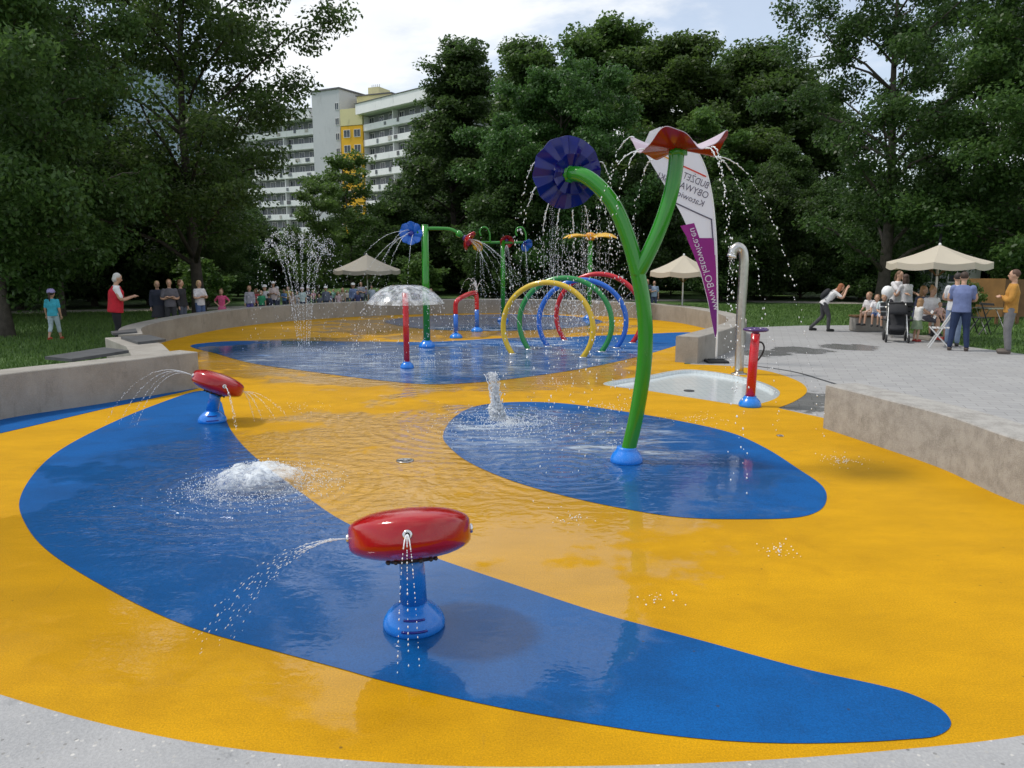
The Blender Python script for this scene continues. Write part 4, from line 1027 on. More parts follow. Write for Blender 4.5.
def person(label, loc, face=0.0, h=1.7, shirt=(.4, .4, .4), legs=(.05, .06, .1), hair=(.06, .035, .02), sleeves='short', bottoms='long', hairstyle='short', pose='stand', lean=0.0, arms=None, skin=SKIN, shoes=(.05, .05, .05), w=1.0, hat=None, bag=None, group=None, child=None, head_turn=(0, 0), vest=None, stance=.0, vox=.016):
    """face: heading in degrees, 0 looks towards the camera side (-Y). built at 1.75 m and scaled"""
    s = h/1.75
    root = empty('person', loc, R(face), label, 'person', group); root.scale = (s, s, s)
    V = Vector
    hs = 1.0
    if child is None: child = h < 1.35
    hk = 1.32 if child else 1.0          # bigger head for children
    sit = pose in ('sit', 'floor')
    hipz = .93
    seat = .47/s if pose == 'sit' else .12
    if sit: hipz = seat+.09
    dl = R(lean)
    def up(z, y=0, x=0):                 # torso coordinates: height above the hip, forward offset
        return V((x, -(math.sin(dl)*z)+y*math.cos(dl), hipz+math.cos(dl)*z+y*math.sin(dl)))
    fy = V((0, -math.cos(dl), -math.sin(dl))); sx = V((1, 0, 0)); ux = up(1)-up(0)
    neck = up(.555, .01); headc = up(.715, -.015)+V((0, -.02*lean/20, 0))
    ht = Matrix.Rotation(R(head_turn[0]), 3, 'Z') @ Matrix.Rotation(R(head_turn[1])+dl*.55, 3, 'X')
    sh = [up(.475, 0, e*.175*w) for e in (-1, 1)]
    # arms
    if arms is None: arms = 'down'
    spec = arms if isinstance(arms, (list, tuple)) else (arms, arms)
    A = []
    for e, kind, S in zip((-1, 1), spec, sh):
        if kind == 'down': el, wr = S+V((e*.055, .02, -.285)), S+V((e*.06, -.05, -.53))
        elif kind == 'phone': el, wr = S+V((e*.05, -.09, -.26)), S+V((-e*.09, -.33, -.21))
        elif kind == 'camera': el, wr = S+V((e*.09, -.20, -.17)), headc+V((e*.06, -.17, -.05))
        elif kind == 'hips': el, wr = S+V((e*.20, .10, -.25)), up(.05, -.05, e*.19)
        elif kind == 'lap': el, wr = S+V((e*.06, -.06, -.27)), S+V((-e*.02, -.28, -.36))
        elif kind == 'fold': el, wr = S+V((e*.07, -.06, -.27)), S+V((-e*.20, -.20, -.22))
        elif kind == 'reach': el, wr = S+V((e*.04, -.20, -.20)), S+V((e*.00, -.44, -.26))
        elif kind == 'upfront': el, wr = S+V((e*.05, -.22, -.12)), S+V((-e*.02, -.36, .10))
        elif kind == 'side': el, wr = S+V((e*.19, .0, -.22)), S+V((e*.32, -.06, -.40))
        A.append((S, el, wr))
    # legs
    Lg = []
    for e in (-1, 1):
        H_ = V((e*.092, .0, hipz))
        if pose == 'sit':
            kn = V((e*(.11+stance*.3), -.44, seat+.06)); an = V((e*(.11+stance*.2), -.46, max(.08, seat-.36)))
            if child: an = V((e*.11, -.50, seat-.33))
        elif pose == 'floor': kn = V((e*.2, -.36, .34)); an = V((e*.12, -.48, .08))
        elif pose == 'walk': kn = V((e*.10, -.10 if e < 0 else .02, .50)); an = V((e*.10, -.22 if e < 0 else .24, .085 if e < 0 else .12))
        elif pose == 'lunge': kn = V((e*.12, -.16 if e < 0 else .0, .50)); an = V((e*.15, -.16 if e < 0 else .34, .085))
        else: kn = V((e*(.10+stance*.5), -.02, .50)); an = V((e*(.105+stance), .02, .085))
        Lg.append((H_, kn, an))
    # body: one continuous surface
    b = MB(); sk = cm(skin, .55)
    rows = [(up(-.06), sx, fy, .15*w, .10*w), (up(.0), sx, fy, .165*w, .108*w), (up(.12), sx, fy, .145*w, .10*w), (up(.24), sx, fy, .15*w, .105*w), (up(.36), sx, fy, .168*w, .112*w), (up(.46), sx, fy, .158*w, .095*w), (up(.515), sx, fy, .10, .07), (up(.54), sx, fy, .06, .058)]
    torso_loft(b, rows, sk)
    limb(b, [up(.50), neck, headc-ux*.05], [.06, .052, .058], sk)
    b.ball(headc, (.076*hk, .094*hk, .112*hk), sk, 18, 12, ht)
    b.ball(headc+ht @ V((0, -.022*hk, -.06*hk)), (.056*hk, .066*hk, .062*hk), sk, 14, 9, ht)      # jaw
    b.ball(headc+ht @ V((0, -.098*hk, -.022*hk)), (.013*hk, .02*hk, .022*hk), sk, 8, 6, ht)        # nose
    for e in (-1, 1): b.ball(headc+ht @ V((e*.078*hk, .008, -.01*hk)), (.012*hk, .022*hk, .032*hk), sk, 8, 6, ht)
    for (S, el, wr), e in zip(A, (-1, 1)):
        limb(b, [S, el, wr], [.052*w, .043, .030], sk)
        d = (wr-el).normalized(); pl = wr+d*.06; b.ball(pl, (.038, .026, .048), sk, 10, 7, d.to_track_quat('Z', 'X').to_matrix())
        sd = V((0, 0, 1)).cross(d); sd = sd.normalized() if sd.length > .2 else V((0, 1, 0)); cur = V((0, 0, -1)) if abs(d.z) < .7 else V((-e, 0, 0))
        for f in range(4):
            o = pl+d*.035+sd*(f-1.5)*.018; ln = (.055, .068, .062, .048)[f]
            limb(b, [o, o+d*ln*.6+cur*.008, o+d*ln+cur*.03], [.011, .010, .008], sk, 2)
        limb(b, [pl+sd*e*.03-d*.02, pl+sd*e*.055+d*.015, pl+sd*e*.05+d*.05], [.013, .011, .009], sk, 2)
    for H_, kn, an in Lg:
        limb(b, [H_, H_.lerp(kn, .5), kn, kn.lerp(an, .4), an], [.082*w, .072*w, .052, .052, .036], sk)
        fd = V((0, -1, 0)); b.ball(an+fd*.07+V((0, 0, -.04)), (.042, .115, .038), sk, 10, 7)
    me = remeshed(b, vox, 1); me.name = 'body'; bo = bpy.data.objects.new('body', me); COL.objects.link(bo); bo.parent = root
    def link(nm, mb_, v=None, smooth=2):
        me = remeshed(mb_, v or vox, smooth); me.name = nm; o = bpy.data.objects.new(nm, me); COL.objects.link(o); o.parent = root; return o
    # face details
    for e in (-1, 1):
        mb = MB(); mb.ball(headc+ht @ V((e*.030*hk, -.088*hk, .008*hk)), (.012*hk, .008*hk, .008*hk), cm((.03, .02, .02), .3), 8, 6); mb.build('eye', root)
    mb = MB(); mb.ball(headc+ht @ V((0, -.088*hk, -.062*hk)), (.022*hk, .008, .007*hk), cm((.35, .10, .09), .5), 8, 5, ht); mb.build('mouth', root)
    # top
    g_ = .020; mb = MB(); m_ = cm(shirt)
    long_hem = -.07
    torso_loft(mb, [(up(long_hem), sx, fy, (.165+g_)*w, (.112+g_)*w), (up(.02), sx, fy, (.163+g_)*w, (.108+g_)*w), (up(.12), sx, fy, (.150+g_)*w, (.104+g_)*w), (up(.24), sx, fy, (.155+g_)*w, (.110+g_)*w), (up(.36), sx, fy, (.172+g_)*w, (.116+g_)*w), (up(.445), sx, fy, (.168+g_*.5)*w, (.098+g_*.5)*w), (up(.50), sx, fy, .140*w, .092), (up(.54), sx, fy, .085, .074)], m_)
    for S, el, wr in A:
        if sleeves == 'long': limb(mb, [S+V((0, 0, -.008)), el, el.lerp(wr, .92)], [.070*w, .057, .044], m_)
        elif sleeves == 'short': limb(mb, [S+V((0, 0, -.008)), S.lerp(el, .4), S.lerp(el, .78)], [.070*w, .064, .060], m_)
        else: mb.ball(S-V((0, 0, .015)), .07*w, m_, 10, 7)
    link('shirt', mb)
    if vest:
        mb = MB(); g2 = .042; m2 = cm(vest)
        torso_loft(mb, [(up(-.10), sx, fy, (.170+g2)*w, (.118+g2)*w), (up(.02), sx, fy, (.166+g2)*w, (.112+g2)*w), (up(.14), sx, fy, (.158+g2)*w, (.108+g2)*w), (up(.30), sx, fy, (.160+g2)*w, (.112+g2)*w), (up(.40), sx, fy, (.160+g2)*w, (.108+g2)*w), (up(.47), sx, fy, .165*w, .115), (up(.525), sx, fy, .105, .090)], m2)
        link('waistcoat', mb)
    # bottoms
    mb = MB(); m_ = cm(legs)
    if bottoms in ('skirt', 'dress'):
        if sit: torso_loft(mb, [(V((0, -.42, seat+.05)), sx, V((0, 0, 1)), .21, .09), (V((0, -.2, seat+.07)), sx, V((0, 0, 1)), .20, .11), (V((0, .06, seat+.08)), sx, V((0, 0, 1)), .18, .11)], m_)
        else: torso_loft(mb, [(V((0, -.0, .52)), sx, V((0, -1, 0)), .25*w, .21*w), (V((0, 0, .75)), sx, V((0, -1, 0)), .21*w, .16*w), (up(.08), sx, fy, .165*w, .115*w)], m_)
    else:
        torso_loft(mb, [(up(-.09), sx, fy, .155*w, .112*w), (up(.0), sx, fy, .172*w, .116*w), (up(.09), sx, fy, .155*w, .108*w)], m_)
        for H_, kn, an in Lg:
            if bottoms == 'long': limb(mb, [H_, H_.lerp(kn, .5), kn, kn.lerp(an, .45), an+V((0, 0, .03))], [.100*w, .090*w, .070, .064, .056], m_)
            elif bottoms == 'capri': limb(mb, [H_, H_.lerp(kn, .5), kn, kn.lerp(an, .45)], [.100*w, .090*w, .072, .068], m_)
            else: limb(mb, [H_, H_.lerp(kn, .5), H_.lerp(kn, .85)], [.100*w, .092*w, .084], m_)
    link('skirt' if bottoms in ('skirt', 'dress') else 'trousers' if bottoms == 'long' else 'shorts', mb)
    # shoes
    for H_, kn, an in Lg:
        mb = MB(); m_ = cm(shoes); q = an+V((0, -.07, -.035)); mb.ball(q, (.052, .135, .048), m_, 14, 9); mb.box(q+V((0, .0, -.033)), (.088, .24, .022), m_, None, .008); mb.build('shoe', root)
    # hair
    mb = MB(); m_ = cm(hair, .65); k = hk
    if hairstyle != 'bald':
        mb.ball(headc+ht @ V((0, .022*k, .030*k)), (.088*k, .094*k, .094*k), m_, 16, 10, ht)
        if hairstyle == 'long':
            mb.ball(headc+ht @ V((0, .055*k, -.08*k)), (.085*k, .060*k, .15*k), m_, 14, 10, ht)
            for e in (-1, 1): mb.ball(headc+ht @ V((e*.075*k, .012*k, -.09*k)), (.026*k, .04*k, .12*k), m_, 10, 8, ht)
        elif hairstyle == 'bob':
            mb.ball(headc+ht @ V((0, .045*k, -.035*k)), (.092*k, .07*k, .09*k), m_, 14, 10, ht)
        elif hairstyle == 'tail':
            mb.ball(headc+ht @ V((0, .12*k, .01*k)), (.03, .05, .03), m_, 10, 7, ht); limb(mb, [headc+ht @ V((0, .13*k, 0)), headc+ht @ V((0, .15*k, -.10*k)), headc+ht @ V((0, .125*k, -.2*k))], [.028, .034, .014], m_)
        elif hairstyle == 'bun': mb.ball(headc+ht @ V((0, .07*k, .11*k)), .045*k, m_, 10, 7)
        link('hair', mb, .014, 1)
    if hat:
        mb = MB(); m_ = cm(hat)
        mb.lathe([(.10*k, .03*k), (.102*k, .06*k), (.092*k, .10*k), (.06*k, .135*k), (0, .145*k)], m_, headc+ht @ V((0, .012, 0)), ht @ V((0, .12, 1)), 20)
        mb.ball(headc+ht @ V((0, -.11*k, .045*k)), (.075*k, .07*k, .010), m_, 14, 6, ht); mb.build('cap', root)
    if bag == 'backpack':
        mb = MB(); mb.ball(up(.26, .19), (.15, .10, .21), cm((.012, .013, .017)), 16, 10, Matrix.Rotation(dl, 3, 'X')); o = mb.build('backpack'); o.parent = root
        o.parent = root
        mb = MB()
        for e in (-1, 1): mb.tube(catmull([up(.44, .12, e*.10), up(.515, .0, e*.105), up(.40, -.135, e*.11), up(.2, -.12, e*.14), up(.1, .08, e*.15)], 5), .016, cm((.012, .013, .017)), 6)
        mb.build('strap', o)
    return root
# --- left bank
LEFT = 'onlookers round the far wall'
person('older person in a red waistcoat and white shirt looking at a phone', P(111, 348.5)+V2(0, .35), 118, 1.70, (.75, .75, .76), (.012, .012, .016), (.50, .49, .47), 'short', 'long', 'bob', 'stand', 6, ('phone', 'phone'), w=1.12, vest=(.50, .010, .025), head_turn=(0, 16), vox=.013)
person('small child in turquoise top, pale trousers and purple cap seen from behind', P(55.5, 340), 188, 1.24, (.05, .42, .55), (.42, .52, .55), (.05, .03, .02), 'short', 'capri', 'tail', 'walk', 0, 'down', hat=(.42, .36, .66), shoes=(.45, .06, .03), vox=.013)
def hid(label, px, D, topy, face=0, **k):
    q = PD(px, topy, D); k.setdefault('vox', .02)
    return person(label, (q.x, D, 0), face, q.z, **k)
hid('blond person in dark navy coat and skirt at the left end of the group', 156.5, 21.2, 281, 30, shirt=(.02, .025, .045), legs=(.03, .03, .04), hair=(.38, .27, .13), sleeves='long', bottoms='skirt', hairstyle='bob', child=False)
hid('person in grey T-shirt with folded arms beside the blond person', 168.5, 21.0, 279.5, 25, shirt=(.10, .095, .11), legs=(.03, .03, .035), hair=(.22, .12, .06), arms='fold', child=False, hairstyle='tail')
hid('person in black top with brown bobbed hair seen from the side', 180, 21.4, 280, 80, shirt=(.02, .02, .025), legs=(.08, .09, .12), hair=(.15, .07, .03), sleeves='long', hairstyle='bob', child=False)
hid('person in white top and blue jeans standing by the bright bush', 198.5, 22.2, 280.5, 60, shirt=(.60, .58, .60), legs=(.08, .12, .24), hair=(.45, .30, .15), hairstyle='bob', arms='fold', child=False)
hid('girl in a pink dress with hands on her hips', 221, 24.2, 290, 10, shirt=(.62, .08, .20), legs=(.65, .12, .26), hair=(.20, .10, .05), bottoms='dress', hairstyle='bun', arms='hips')
hid('child in grey and violet shirt leaning at the wall', 249, 25.6, 286.5, 15, shirt=(.38, .37, .42), legs=(.12, .10, .32), hair=(.28, .15, .08), sleeves='long')
hid('child in green top crouching against the wall', 261, 26.1, 291, 20, shirt=(.03, .26, .12), hair=(.22, .13, .07))
hid('child in white sun hat and white top at the wall', 264.5, 26.6, 286, -10, shirt=(.62, .60, .62), hat=(.75, .75, .75))
hid('adult in pale pink top and white cap behind the children', 273, 27.0, 282, 5, shirt=(.60, .50, .48), hat=(.78, .78, .78), child=False, arms='fold')
hid('child in dark blue jacket with backpack bending at the wall', 268.5, 26.3, 294, 170, shirt=(.03, .04, .08), sleeves='long', bag='backpack')
hid('fair-haired child leaning on the wall left of the tall spray', 292, 27.4, 292.5, 35, shirt=(.40, .30, .25), hair=(.40, .24, .12), hairstyle='long')
hid('child in pale aqua shirt behind the tall spray', 302, 27.8, 288, 0, shirt=(.50, .62, .62), hat=(.70, .66, .66))
hid('child in dark trousers and grey top right of the tall spray', 319, 28.2, 294.5, 20, shirt=(.10, .11, .15))
hid('child in white cap with dark jacket near the left parasol', 325.5, 28.4, 287, 0, shirt=(.14, .16, .22), hat=(.78, .78, .78), sleeves='long')
hid('child in yellow cap leaning on the wall', 329, 28.5, 292, 10, shirt=(.20, .20, .30), hat=(.66, .45, .08))
hid('child in pink and white top beside the yellow cap', 338, 28.7, 292, 0, shirt=(.60, .44, .46), hair=(.35, .20, .10), hairstyle='long')
hid('child with long fair hair and beige top under the left parasol', 342.5, 29.2, 288.5, -20, shirt=(.45, .38, .30), hair=(.42, .28, .14), hairstyle='long')
hid('child in blue jacket and white hat under the left parasol', 353, 29.2, 284, 15, shirt=(.16, .22, .40), hat=(.70, .70, .70), sleeves='long')
hid('adult in grey shirt standing under the left parasol', 361, 29.6, 282, -15, shirt=(.28, .30, .36), child=False, hair=(.10, .06, .04), arms='fold')
hid('small child in navy top in front of the grey shirt', 357.5, 29.0, 291.5, 0, shirt=(.05, .06, .16))
hid('adult in pale blue shirt at the right of the left parasol', 371.5, 30, 285.5, 0, shirt=(.45, .52, .62), child=False)
hid('child in light top behind the water bell', 423, 29.6, 291, 0, shirt=(.60, .62, .64), hair=(.20, .12, .07))
hid('child in white top standing behind the green flower post', 431, 29.8, 289, 5, shirt=(.68, .68, .70))
hid('adult in dark top and jeans standing left of the middle parasol', 647.5, 29.5, 279.5, 10, shirt=(.06, .07, .10), legs=(.08, .10, .2), child=False, hair=(.25, .14, .07), arms='fold', hairstyle='long')
hid('adult in pale blue shirt beside the dark top left of the middle parasol', 654.5, 29.5, 281, -10, shirt=(.28, .36, .48), legs=(.05, .06, .12), child=False, arms=('fold', 'down'))
cols = ((.55, .10, .12), (.62, .60, .58), (.10, .22, .45), (.60, .46, .12), (.50, .52, .56), (.12, .12, .15), (.58, .30, .38), (.22, .42, .38), (.66, .64, .62), (.30, .26, .42), (.62, .34, .16), (.16, .30, .16))
words = ('red', 'white', 'blue', 'mustard yellow', 'pale grey', 'black', 'pink', 'sea green', 'off-white', 'lilac', 'orange', 'dark green')
for i, px_ in enumerate((256, 277, 284, 288, 297, 308, 313.5, 333.5, 347, 366, 380, 394)):
    Dq = 26.2+(px_-250)/12+rnd.uniform(-.2, .6)
    hid('child in a %s top in the row of children along the far wall' % words[i], px_, Dq, 285+rnd.uniform(0, 7), rnd.uniform(-40, 40), shirt=cols[i], hair=rnd.choice([(.10, .06, .03), (.34, .2, .1), (.45, .32, .17), (.18, .1, .05)]), hairstyle=rnd.choice(['short', 'long', 'bob', 'tail']), arms=rnd.choice(['fold', 'reach', 'down', 'lap', 'phone']), hat=(.72, .72, .74) if i % 4 == 1 else None, head_turn=(rnd.uniform(-40, 40), rnd.uniform(-5, 20)), vox=.022)
# --- plaza
person('red-haired photographer bending forward with a black backpack', P(822, 331.0), 78, 1.48, (.66, .65, .64), (.055, .055, .058), (.30, .10, .035), 'short', 'long', 'long', 'lunge', 40, 'camera', bag='backpack', shoes=(.02, .02, .02), vox=.013)
person('man in blue T-shirt and dark jeans seen from behind', P(957.5, 350.5), 150, 1.74, (.15, .19, .36), (.014, .03, .085), (.05, .03, .02), 'short', 'long', 'short', 'stand', 3, ('fold', 'fold'), w=1.06, shoes=(.09, .07, .06), vox=.013, stance=.06)
person('man in mustard yellow jacket and grey trousers with hands in pockets', P(1006, 353.5), -118, 1.80, (.46, .22, .035), (.17, .165, .17), (.10, .05, .03), 'long', 'long', 'short', 'stand', -1, 'fold', shoes=(.12, .10, .085), vox=.013)
person('man in white shirt half hidden beyond the blue T-shirt', P(951.5, 346.0), 150, 1.70, (.62, .62, .63), (.18, .24, .36), (.04, .03, .025), 'short', 'long', 'short', 'stand', 2, 'fold', vox=.016)
# woman standing beyond the stroller
person('woman in white T-shirt standing behind the stroller', P(893, 333.0), 20, 1.70, (.72, .71, .72), (.03, .03, .04), (.16, .09, .05), 'short', 'long', 'tail', 'stand', 5, 'reach', vox=.015)
person('dark-haired woman in black and white top beside the stroller', P(904, 334.5), 200, 1.62, (.60, .60, .62), (.02, .02, .025), (.07, .04, .03), 'short', 'long', 'long', 'stand', 8, 'phone', vox=.015)
person('woman with long light brown hair sitting on the bench', P(921, 337.5)+V2(0, .25), 30, 1.66, (.06, .07, .12), (.10, .11, .14), (.32, .18, .08), 'short', 'skirt', 'long', 'sit', 8, 'lap', vox=.015)
person('small girl in white top and green skirt leaning at the bench', P(915.5, 341.5), 100, 1.05, (.66, .65, .62), (.20, .26, .16), (.36, .21, .10), 'none', 'skirt', 'long', 'stand', 6, 'reach', vox=.015, shoes=(.40, .05, .04))
person('fair woman in white T-shirt holding a baby on the bench', P(931.5, 340.5)+V2(0, .2), 12, 1.68, (.72, .70, .71), (.08, .08, .10), (.38, .22, .10), 'short', 'short', 'bun', 'sit', 4, 'lap', vox=.015, shoes=(.45, .07, .05))
bp = P(935.5, 340.5)+V2(0, -.18)
person('baby in a pale pink suit held on the lap of the fair woman', (bp.x+.02, bp.y+.15, .52), 5, .72, (.62, .40, .34), (.60, .42, .36), (.35, .22, .12), 'short', 'short', 'short', 'floor', 0, 'side', vox=.022, child=True, shoes=(.6, .42, .36))
person('boy in white sun hat sitting on the low edge by the balloon', P(869, 331.5), -60, 1.20, (.66, .64, .64), (.55, .42, .34), (.30, .17, .09), 'short', 'short', 'short', 'sit', 12, 'lap', vox=.018)
person('girl in pale dress sitting nearest the stroller', P(881, 334.0), -15, 1.18, (.56, .66, .66), (.60, .58, .62), (.38, .24, .12), 'short', 'dress', 'tail', 'sit', 10, 'lap', vox=.018)
person('child in blue shorts and white top sitting between the other two', P(875, 333.0), -30, 1.12, (.70, .69, .70), (.10, .16, .34), (.25, .14, .08), 'short', 'short', 'short', 'sit', 14, 'reach', vox=.018)

# ================================================================== FURNITURE
M['canvas'] = cloth('parasol_canvas', (.72, .66, .54))
M['canvas_grey'] = cloth('parasol_canvas_grey', (.56, .52, .44))
M['wood'] = simple('plywood_board', (.36, .17, .045), .6, .25, 2.5, .002)
M['wood_dark'] = simple('plywood_dark_and_shaded', (.17, .09, .035), .7, .3, 2.5, .002)  # dark wood for small parts; also the painted shade tone of one board panel
def parasol(px, apex, edge, half_px, D, label, canv, n=8, tilt=0, vent=False):
    a = PD(px, apex, D); rad = half_px/F*D*CA; ze = PD(px, edge, D).z-.04
    root = empty('parasol', (a.x, D, 0), .2, label, 'parasol', 'cream parasols round the pool'); h = a.z
    mb = MB(); mb.tube([(0, 0, 0), (0, 0, h-.06)], .026, M['white_paint'], 12); mb.build('pole', root)
    mb = MB(); mb.box((0, 0, .04), (.6, .6, .08), M['concrete'], None, .015); mb.tube([(0, 0, .08), (0, 0, .35)], .04, M['dark_metal'], 12); mb.build('base', root)
    seg = n*6; vs = []; fs = []; val = .15; R0 = rad
    for i, t in enumerate((0.02, .25, .5, .75, 1.0, 1.005)):
        for k in range(seg):
            q = 2*PI*k/seg; f = (k % 6)/6; sag = math.sin(PI*f); c_ = math.cos(PI/n)/math.cos(((q+PI/n*0) % (2*PI/n))-PI/n)
            r = R0*t*c_; z = h-(h-ze-val)*t-.05*sag*t*t-.04*math.sin(PI*t)
            if i == 5: z -= val*(1-.25*abs(2*((k % 3)/3)-1)*0)
            vs.append((r*math.cos(q), r*math.sin(q), z))
    for i in range(5):
        for k in range(seg): fs.append([i*seg+k, i*seg+(k+1) % seg, (i+1)*seg+(k+1) % seg, (i+1)*seg+k])
    fs.append(list(range(seg)))
    mb = MB(); mb.add(vs, fs, canv, False); cn = mb.build('canopy', root)
    md = cn.modifiers.new('t', 'SOLIDIFY'); md.thickness = .006
    mb = MB(); mb.ball((0, 0, h+.0), (.035, .035, .05), M['white_paint'], 10, 7); mb.build('finial', root)
    for k in range(n):
        q = 2*PI*k/n; mb = MB(); e = Vector((R0*.98*math.cos(q), R0*.98*math.sin(q), ze+val-.02)); mb.tube([(0, 0, h-.09), Vector((0, 0, h-.09)).lerp(e, .5), e], .010, M['wood_dark'], 5); mb.tube([(0, 0, h-(h-ze)*1.2-.1), Vector((0, 0, h-.09)).lerp(e, .5)], .009, M['wood_dark'], 5); mb.build('rib', root)
parasol(366.5, 254.5, 272.5, 33, 31, 'greyish parasol with wide flat canopy left of the blue flower post', M['canvas_grey'])
parasol(684, 255, 274.5, 35, 25.5, 'cream parasol partly hidden behind the beach flag', M['canvas'])
parasol(940, 244.8, 266.5, 47, 19.3, 'large cream parasol over the people sitting on the plaza', M['canvas'])
# lamp post behind the parasol
lp = PD(935, 300, 27); root = empty('street_lamp', (lp.x, 27, 0), 0, 'thin dark lamp post rising behind the right parasol', 'street lamp'); lh = PD(935, 227, 27).z
mb = MB(); mb.tube([(0, 0, 0), (0, 0, lh)], [.07, .045], M['dark_metal'], 10); mb.build('pole', root)
mb = MB(); mb.lathe([(.30, lh), (.32, lh+.03), (.1, lh+.12), (0, lh+.13)], M['dark_metal'], seg=20); mb.build('lamp_head', root)
# bench
bq = P(930, 339); root = empty('park_bench', bq+V2(0, .45), R(-4), 'dark slatted bench under the right parasol', 'bench')
for k in range(4):
    mb = MB(); mb.box((0, -.17+.12*k, .445), (1.9, .10, .035), M['dark_metal'], None, .006); mb.build('seat_slat', root)
for k in range(3):
    mb = MB(); mb.box((0, .30+.03*k, .58+.13*k), (1.9, .03, .10), M['dark_metal'], Matrix.Rotation(R(-14), 3, 'X'), .006); mb.build('back_slat', root)
for x in (-.8, .8):
    for y in (-.16, .24): mb = MB(); mb.box((x, y, .215), (.05, .05, .43), M['steel'], None, .004); mb.build('leg', root)
    mb = MB(); mb.tube([(x, .25, .42), (x, .30, .58), (x, .37, .88)], .018, M['steel'], 8); mb.build('back_support', root)
# low kerb seat for the children
kq = P(875, 331.5)+V2(.0, .20); root = empty('low_seat', kq, R(3), 'low concrete block that the children by the balloon sit on', 'seat')
mb = MB(); mb.box((0, 0, .2), (1.15, .42, .40), M['concrete'], None, .02); mb.build('block', root); mb = MB(); mb.box((0, 0, .425), (1.2, .46, .045), M['wood_dark'], None, .008); mb.build('seat_board', root)
# balloon
q = PD(887.5, 292, P(887, 333).y-.35); root = empty('balloon', (q.x, q.y, q.z), 0, 'white round balloon floating by the sitting children', 'balloon')
mb = MB(); mb.lathe([(0, .17), (.07, .155), (.12, .11), (.15, .04), (.15, -.03), (.125, -.10), (.08, -.16), (.03, -.20), (.012, -.215), (.025, -.235), (0, -.235)], simple('balloon_skin', (.90, .91, .92), .25, .03, 4), seg=24); mb.build('skin', root)
mb = MB(); mb.tube(catmull([(0, 0, -.23), (.03, 0, -.4), (-.02, .02, -.6), (.02, .05, -.75)], 5), .004, M['white_paint'], 5); mb.build('string', root)
q = PD(881.5, 307, P(887, 333).y-.3); root = empty('balloon', (q.x, q.y, q.z), 0, 'second smaller white balloon held low among the sitting children', 'balloon')
mb = MB(); mb.lathe([(0, .13), (.055, .12), (.095, .085), (.115, .03), (.115, -.02), (.095, -.08), (.06, -.125), (.02, -.155), (.02, -.175), (0, -.175)], simple('balloon_skin', (.78, .82, .88), .25, .03, 4), seg=20); mb.build('skin', root)
# stroller
sq = P(895.5, 341.5); root = empty('baby_stroller', sq, R(-20), 'black baby stroller with white frame on the plaza', 'stroller'); root.scale = (.88, .88, .88)
blk = simple('stroller_fabric', (.014, .015, .018), .8, .2, 9)
for x in (-.26, .26):
    mb = MB(); mb.tube(catmull([(x, -.30, .15), (x*.95, -.08, .5), (x*.85, .22, .95), (x*.85, .36, 1.05)], 6), .016, M['white_paint'], 8); mb.build('frame_tube', root)
    mb = MB(); mb.tube([(x, .30, .16), (x*.95, .05, .45), (x*.9, -.05, .62)], .015, M['white_paint'], 8); mb.build('frame_tube', root)
    for y, r in ((-.32, .11), (.32, .15)):
        wh = MB(); wh.lathe([(r-.03, -.022), (r-.008, -.024), (r, -.012), (r, .012), (r-.008, .024), (r-.03, .022)], M['rubber_black'], (x*1.08, y, r), (1, 0, 0), 24); wo = wh.build('wheel', root)
        wh = MB(); wh.lathe([(0, -.016), (.03, -.018), (r-.03, -.012), (r-.03, .012), (.03, .018), (0, .016)], M['white_paint'], (x*1.08, y, r), (1, 0, 0), 20); wh.build('rim', wo)
mb = MB(); mb.tube([(-.23, .36, 1.05), (0, .39, 1.07), (.23, .36, 1.05)], .018, M['rubber_black'], 8); mb.build('handle', root)
mb = MB(); torso_loft(mb, [(Vector((0, -.28, .36)), Vector((1, 0, 0)), Vector((0, .2, 1)).normalized(), .20, .06), (Vector((0, -.05, .42)), Vector((1, 0, 0)), Vector((0, .3, 1)).normalized(), .22, .09), (Vector((0, .10, .60)), Vector((1, 0, 0)), Vector((0, -1, .4)).normalized(), .22, .09), (Vector((0, .22, .92)), Vector((1, 0, 0)), Vector((0, -1, .4)).normalized(), .20, .07)], blk); mb.build('seat', root)
mb = MB(); vs = []; fs = []
for i in range(9):
    t = R(10+i*16)
    for k in range(9):
        u = (k-4)/4; vs.append((u*.24, .12-.30*math.cos(t)*(1-.15*u*u), .72+.33*math.sin(t)*(1-.12*u*u)))
for i in range(8):
    for k in range(8): fs.append([i*9+k, i*9+k+1, (i+1)*9+k+1, (i+1)*9+k])
mb.add(vs, fs, blk); hd = mb.build('hood', root); md = hd.modifiers.new('t', 'SOLIDIFY'); md.thickness = .012
mb = MB(); mb.box((0, .12, .27), (.40, .40, .16), blk, None, .04); mb.build('basket', root)
# white folding chair and the pair by the board
def fold_chair(loc, rz, label, m):
    root = empty('folding_chair', loc, rz, label, 'chair')
    for x in (-.2, .2):
        mb = MB(); mb.box((x, 0, .42), (.03, .03, 1.0), m, Matrix.Rotation(R(28), 3, 'X'), .006); mb.build('leg', root)
        mb = MB(); mb.box((x*.86, .02, .23), (.03, .03, .62), m, Matrix.Rotation(R(-42), 3, 'X'), .006); mb.build('leg', root)
    for k in range(4): mb = MB(); mb.box((0, -.16+.1*k, .45), (.40, .08, .02), m, None, .005); mb.build('seat_slat', root)
    for k in range(2): mb = MB(); mb.box((0, .15+.06*k-.36*0+.0, .70+.11*k), (.44, .02, .07), m, Matrix.Rotation(R(28), 3, 'X'), .005); mb.build('back_slat', root)
fold_chair(P(944, 348)+V2(0, .2), R(65), 'white folding chair beside the man in the blue T-shirt', M['white_paint'])
fold_chair(P(978, 334), R(-70), 'grey folding chair by the wooden board', M['dark_metal'])
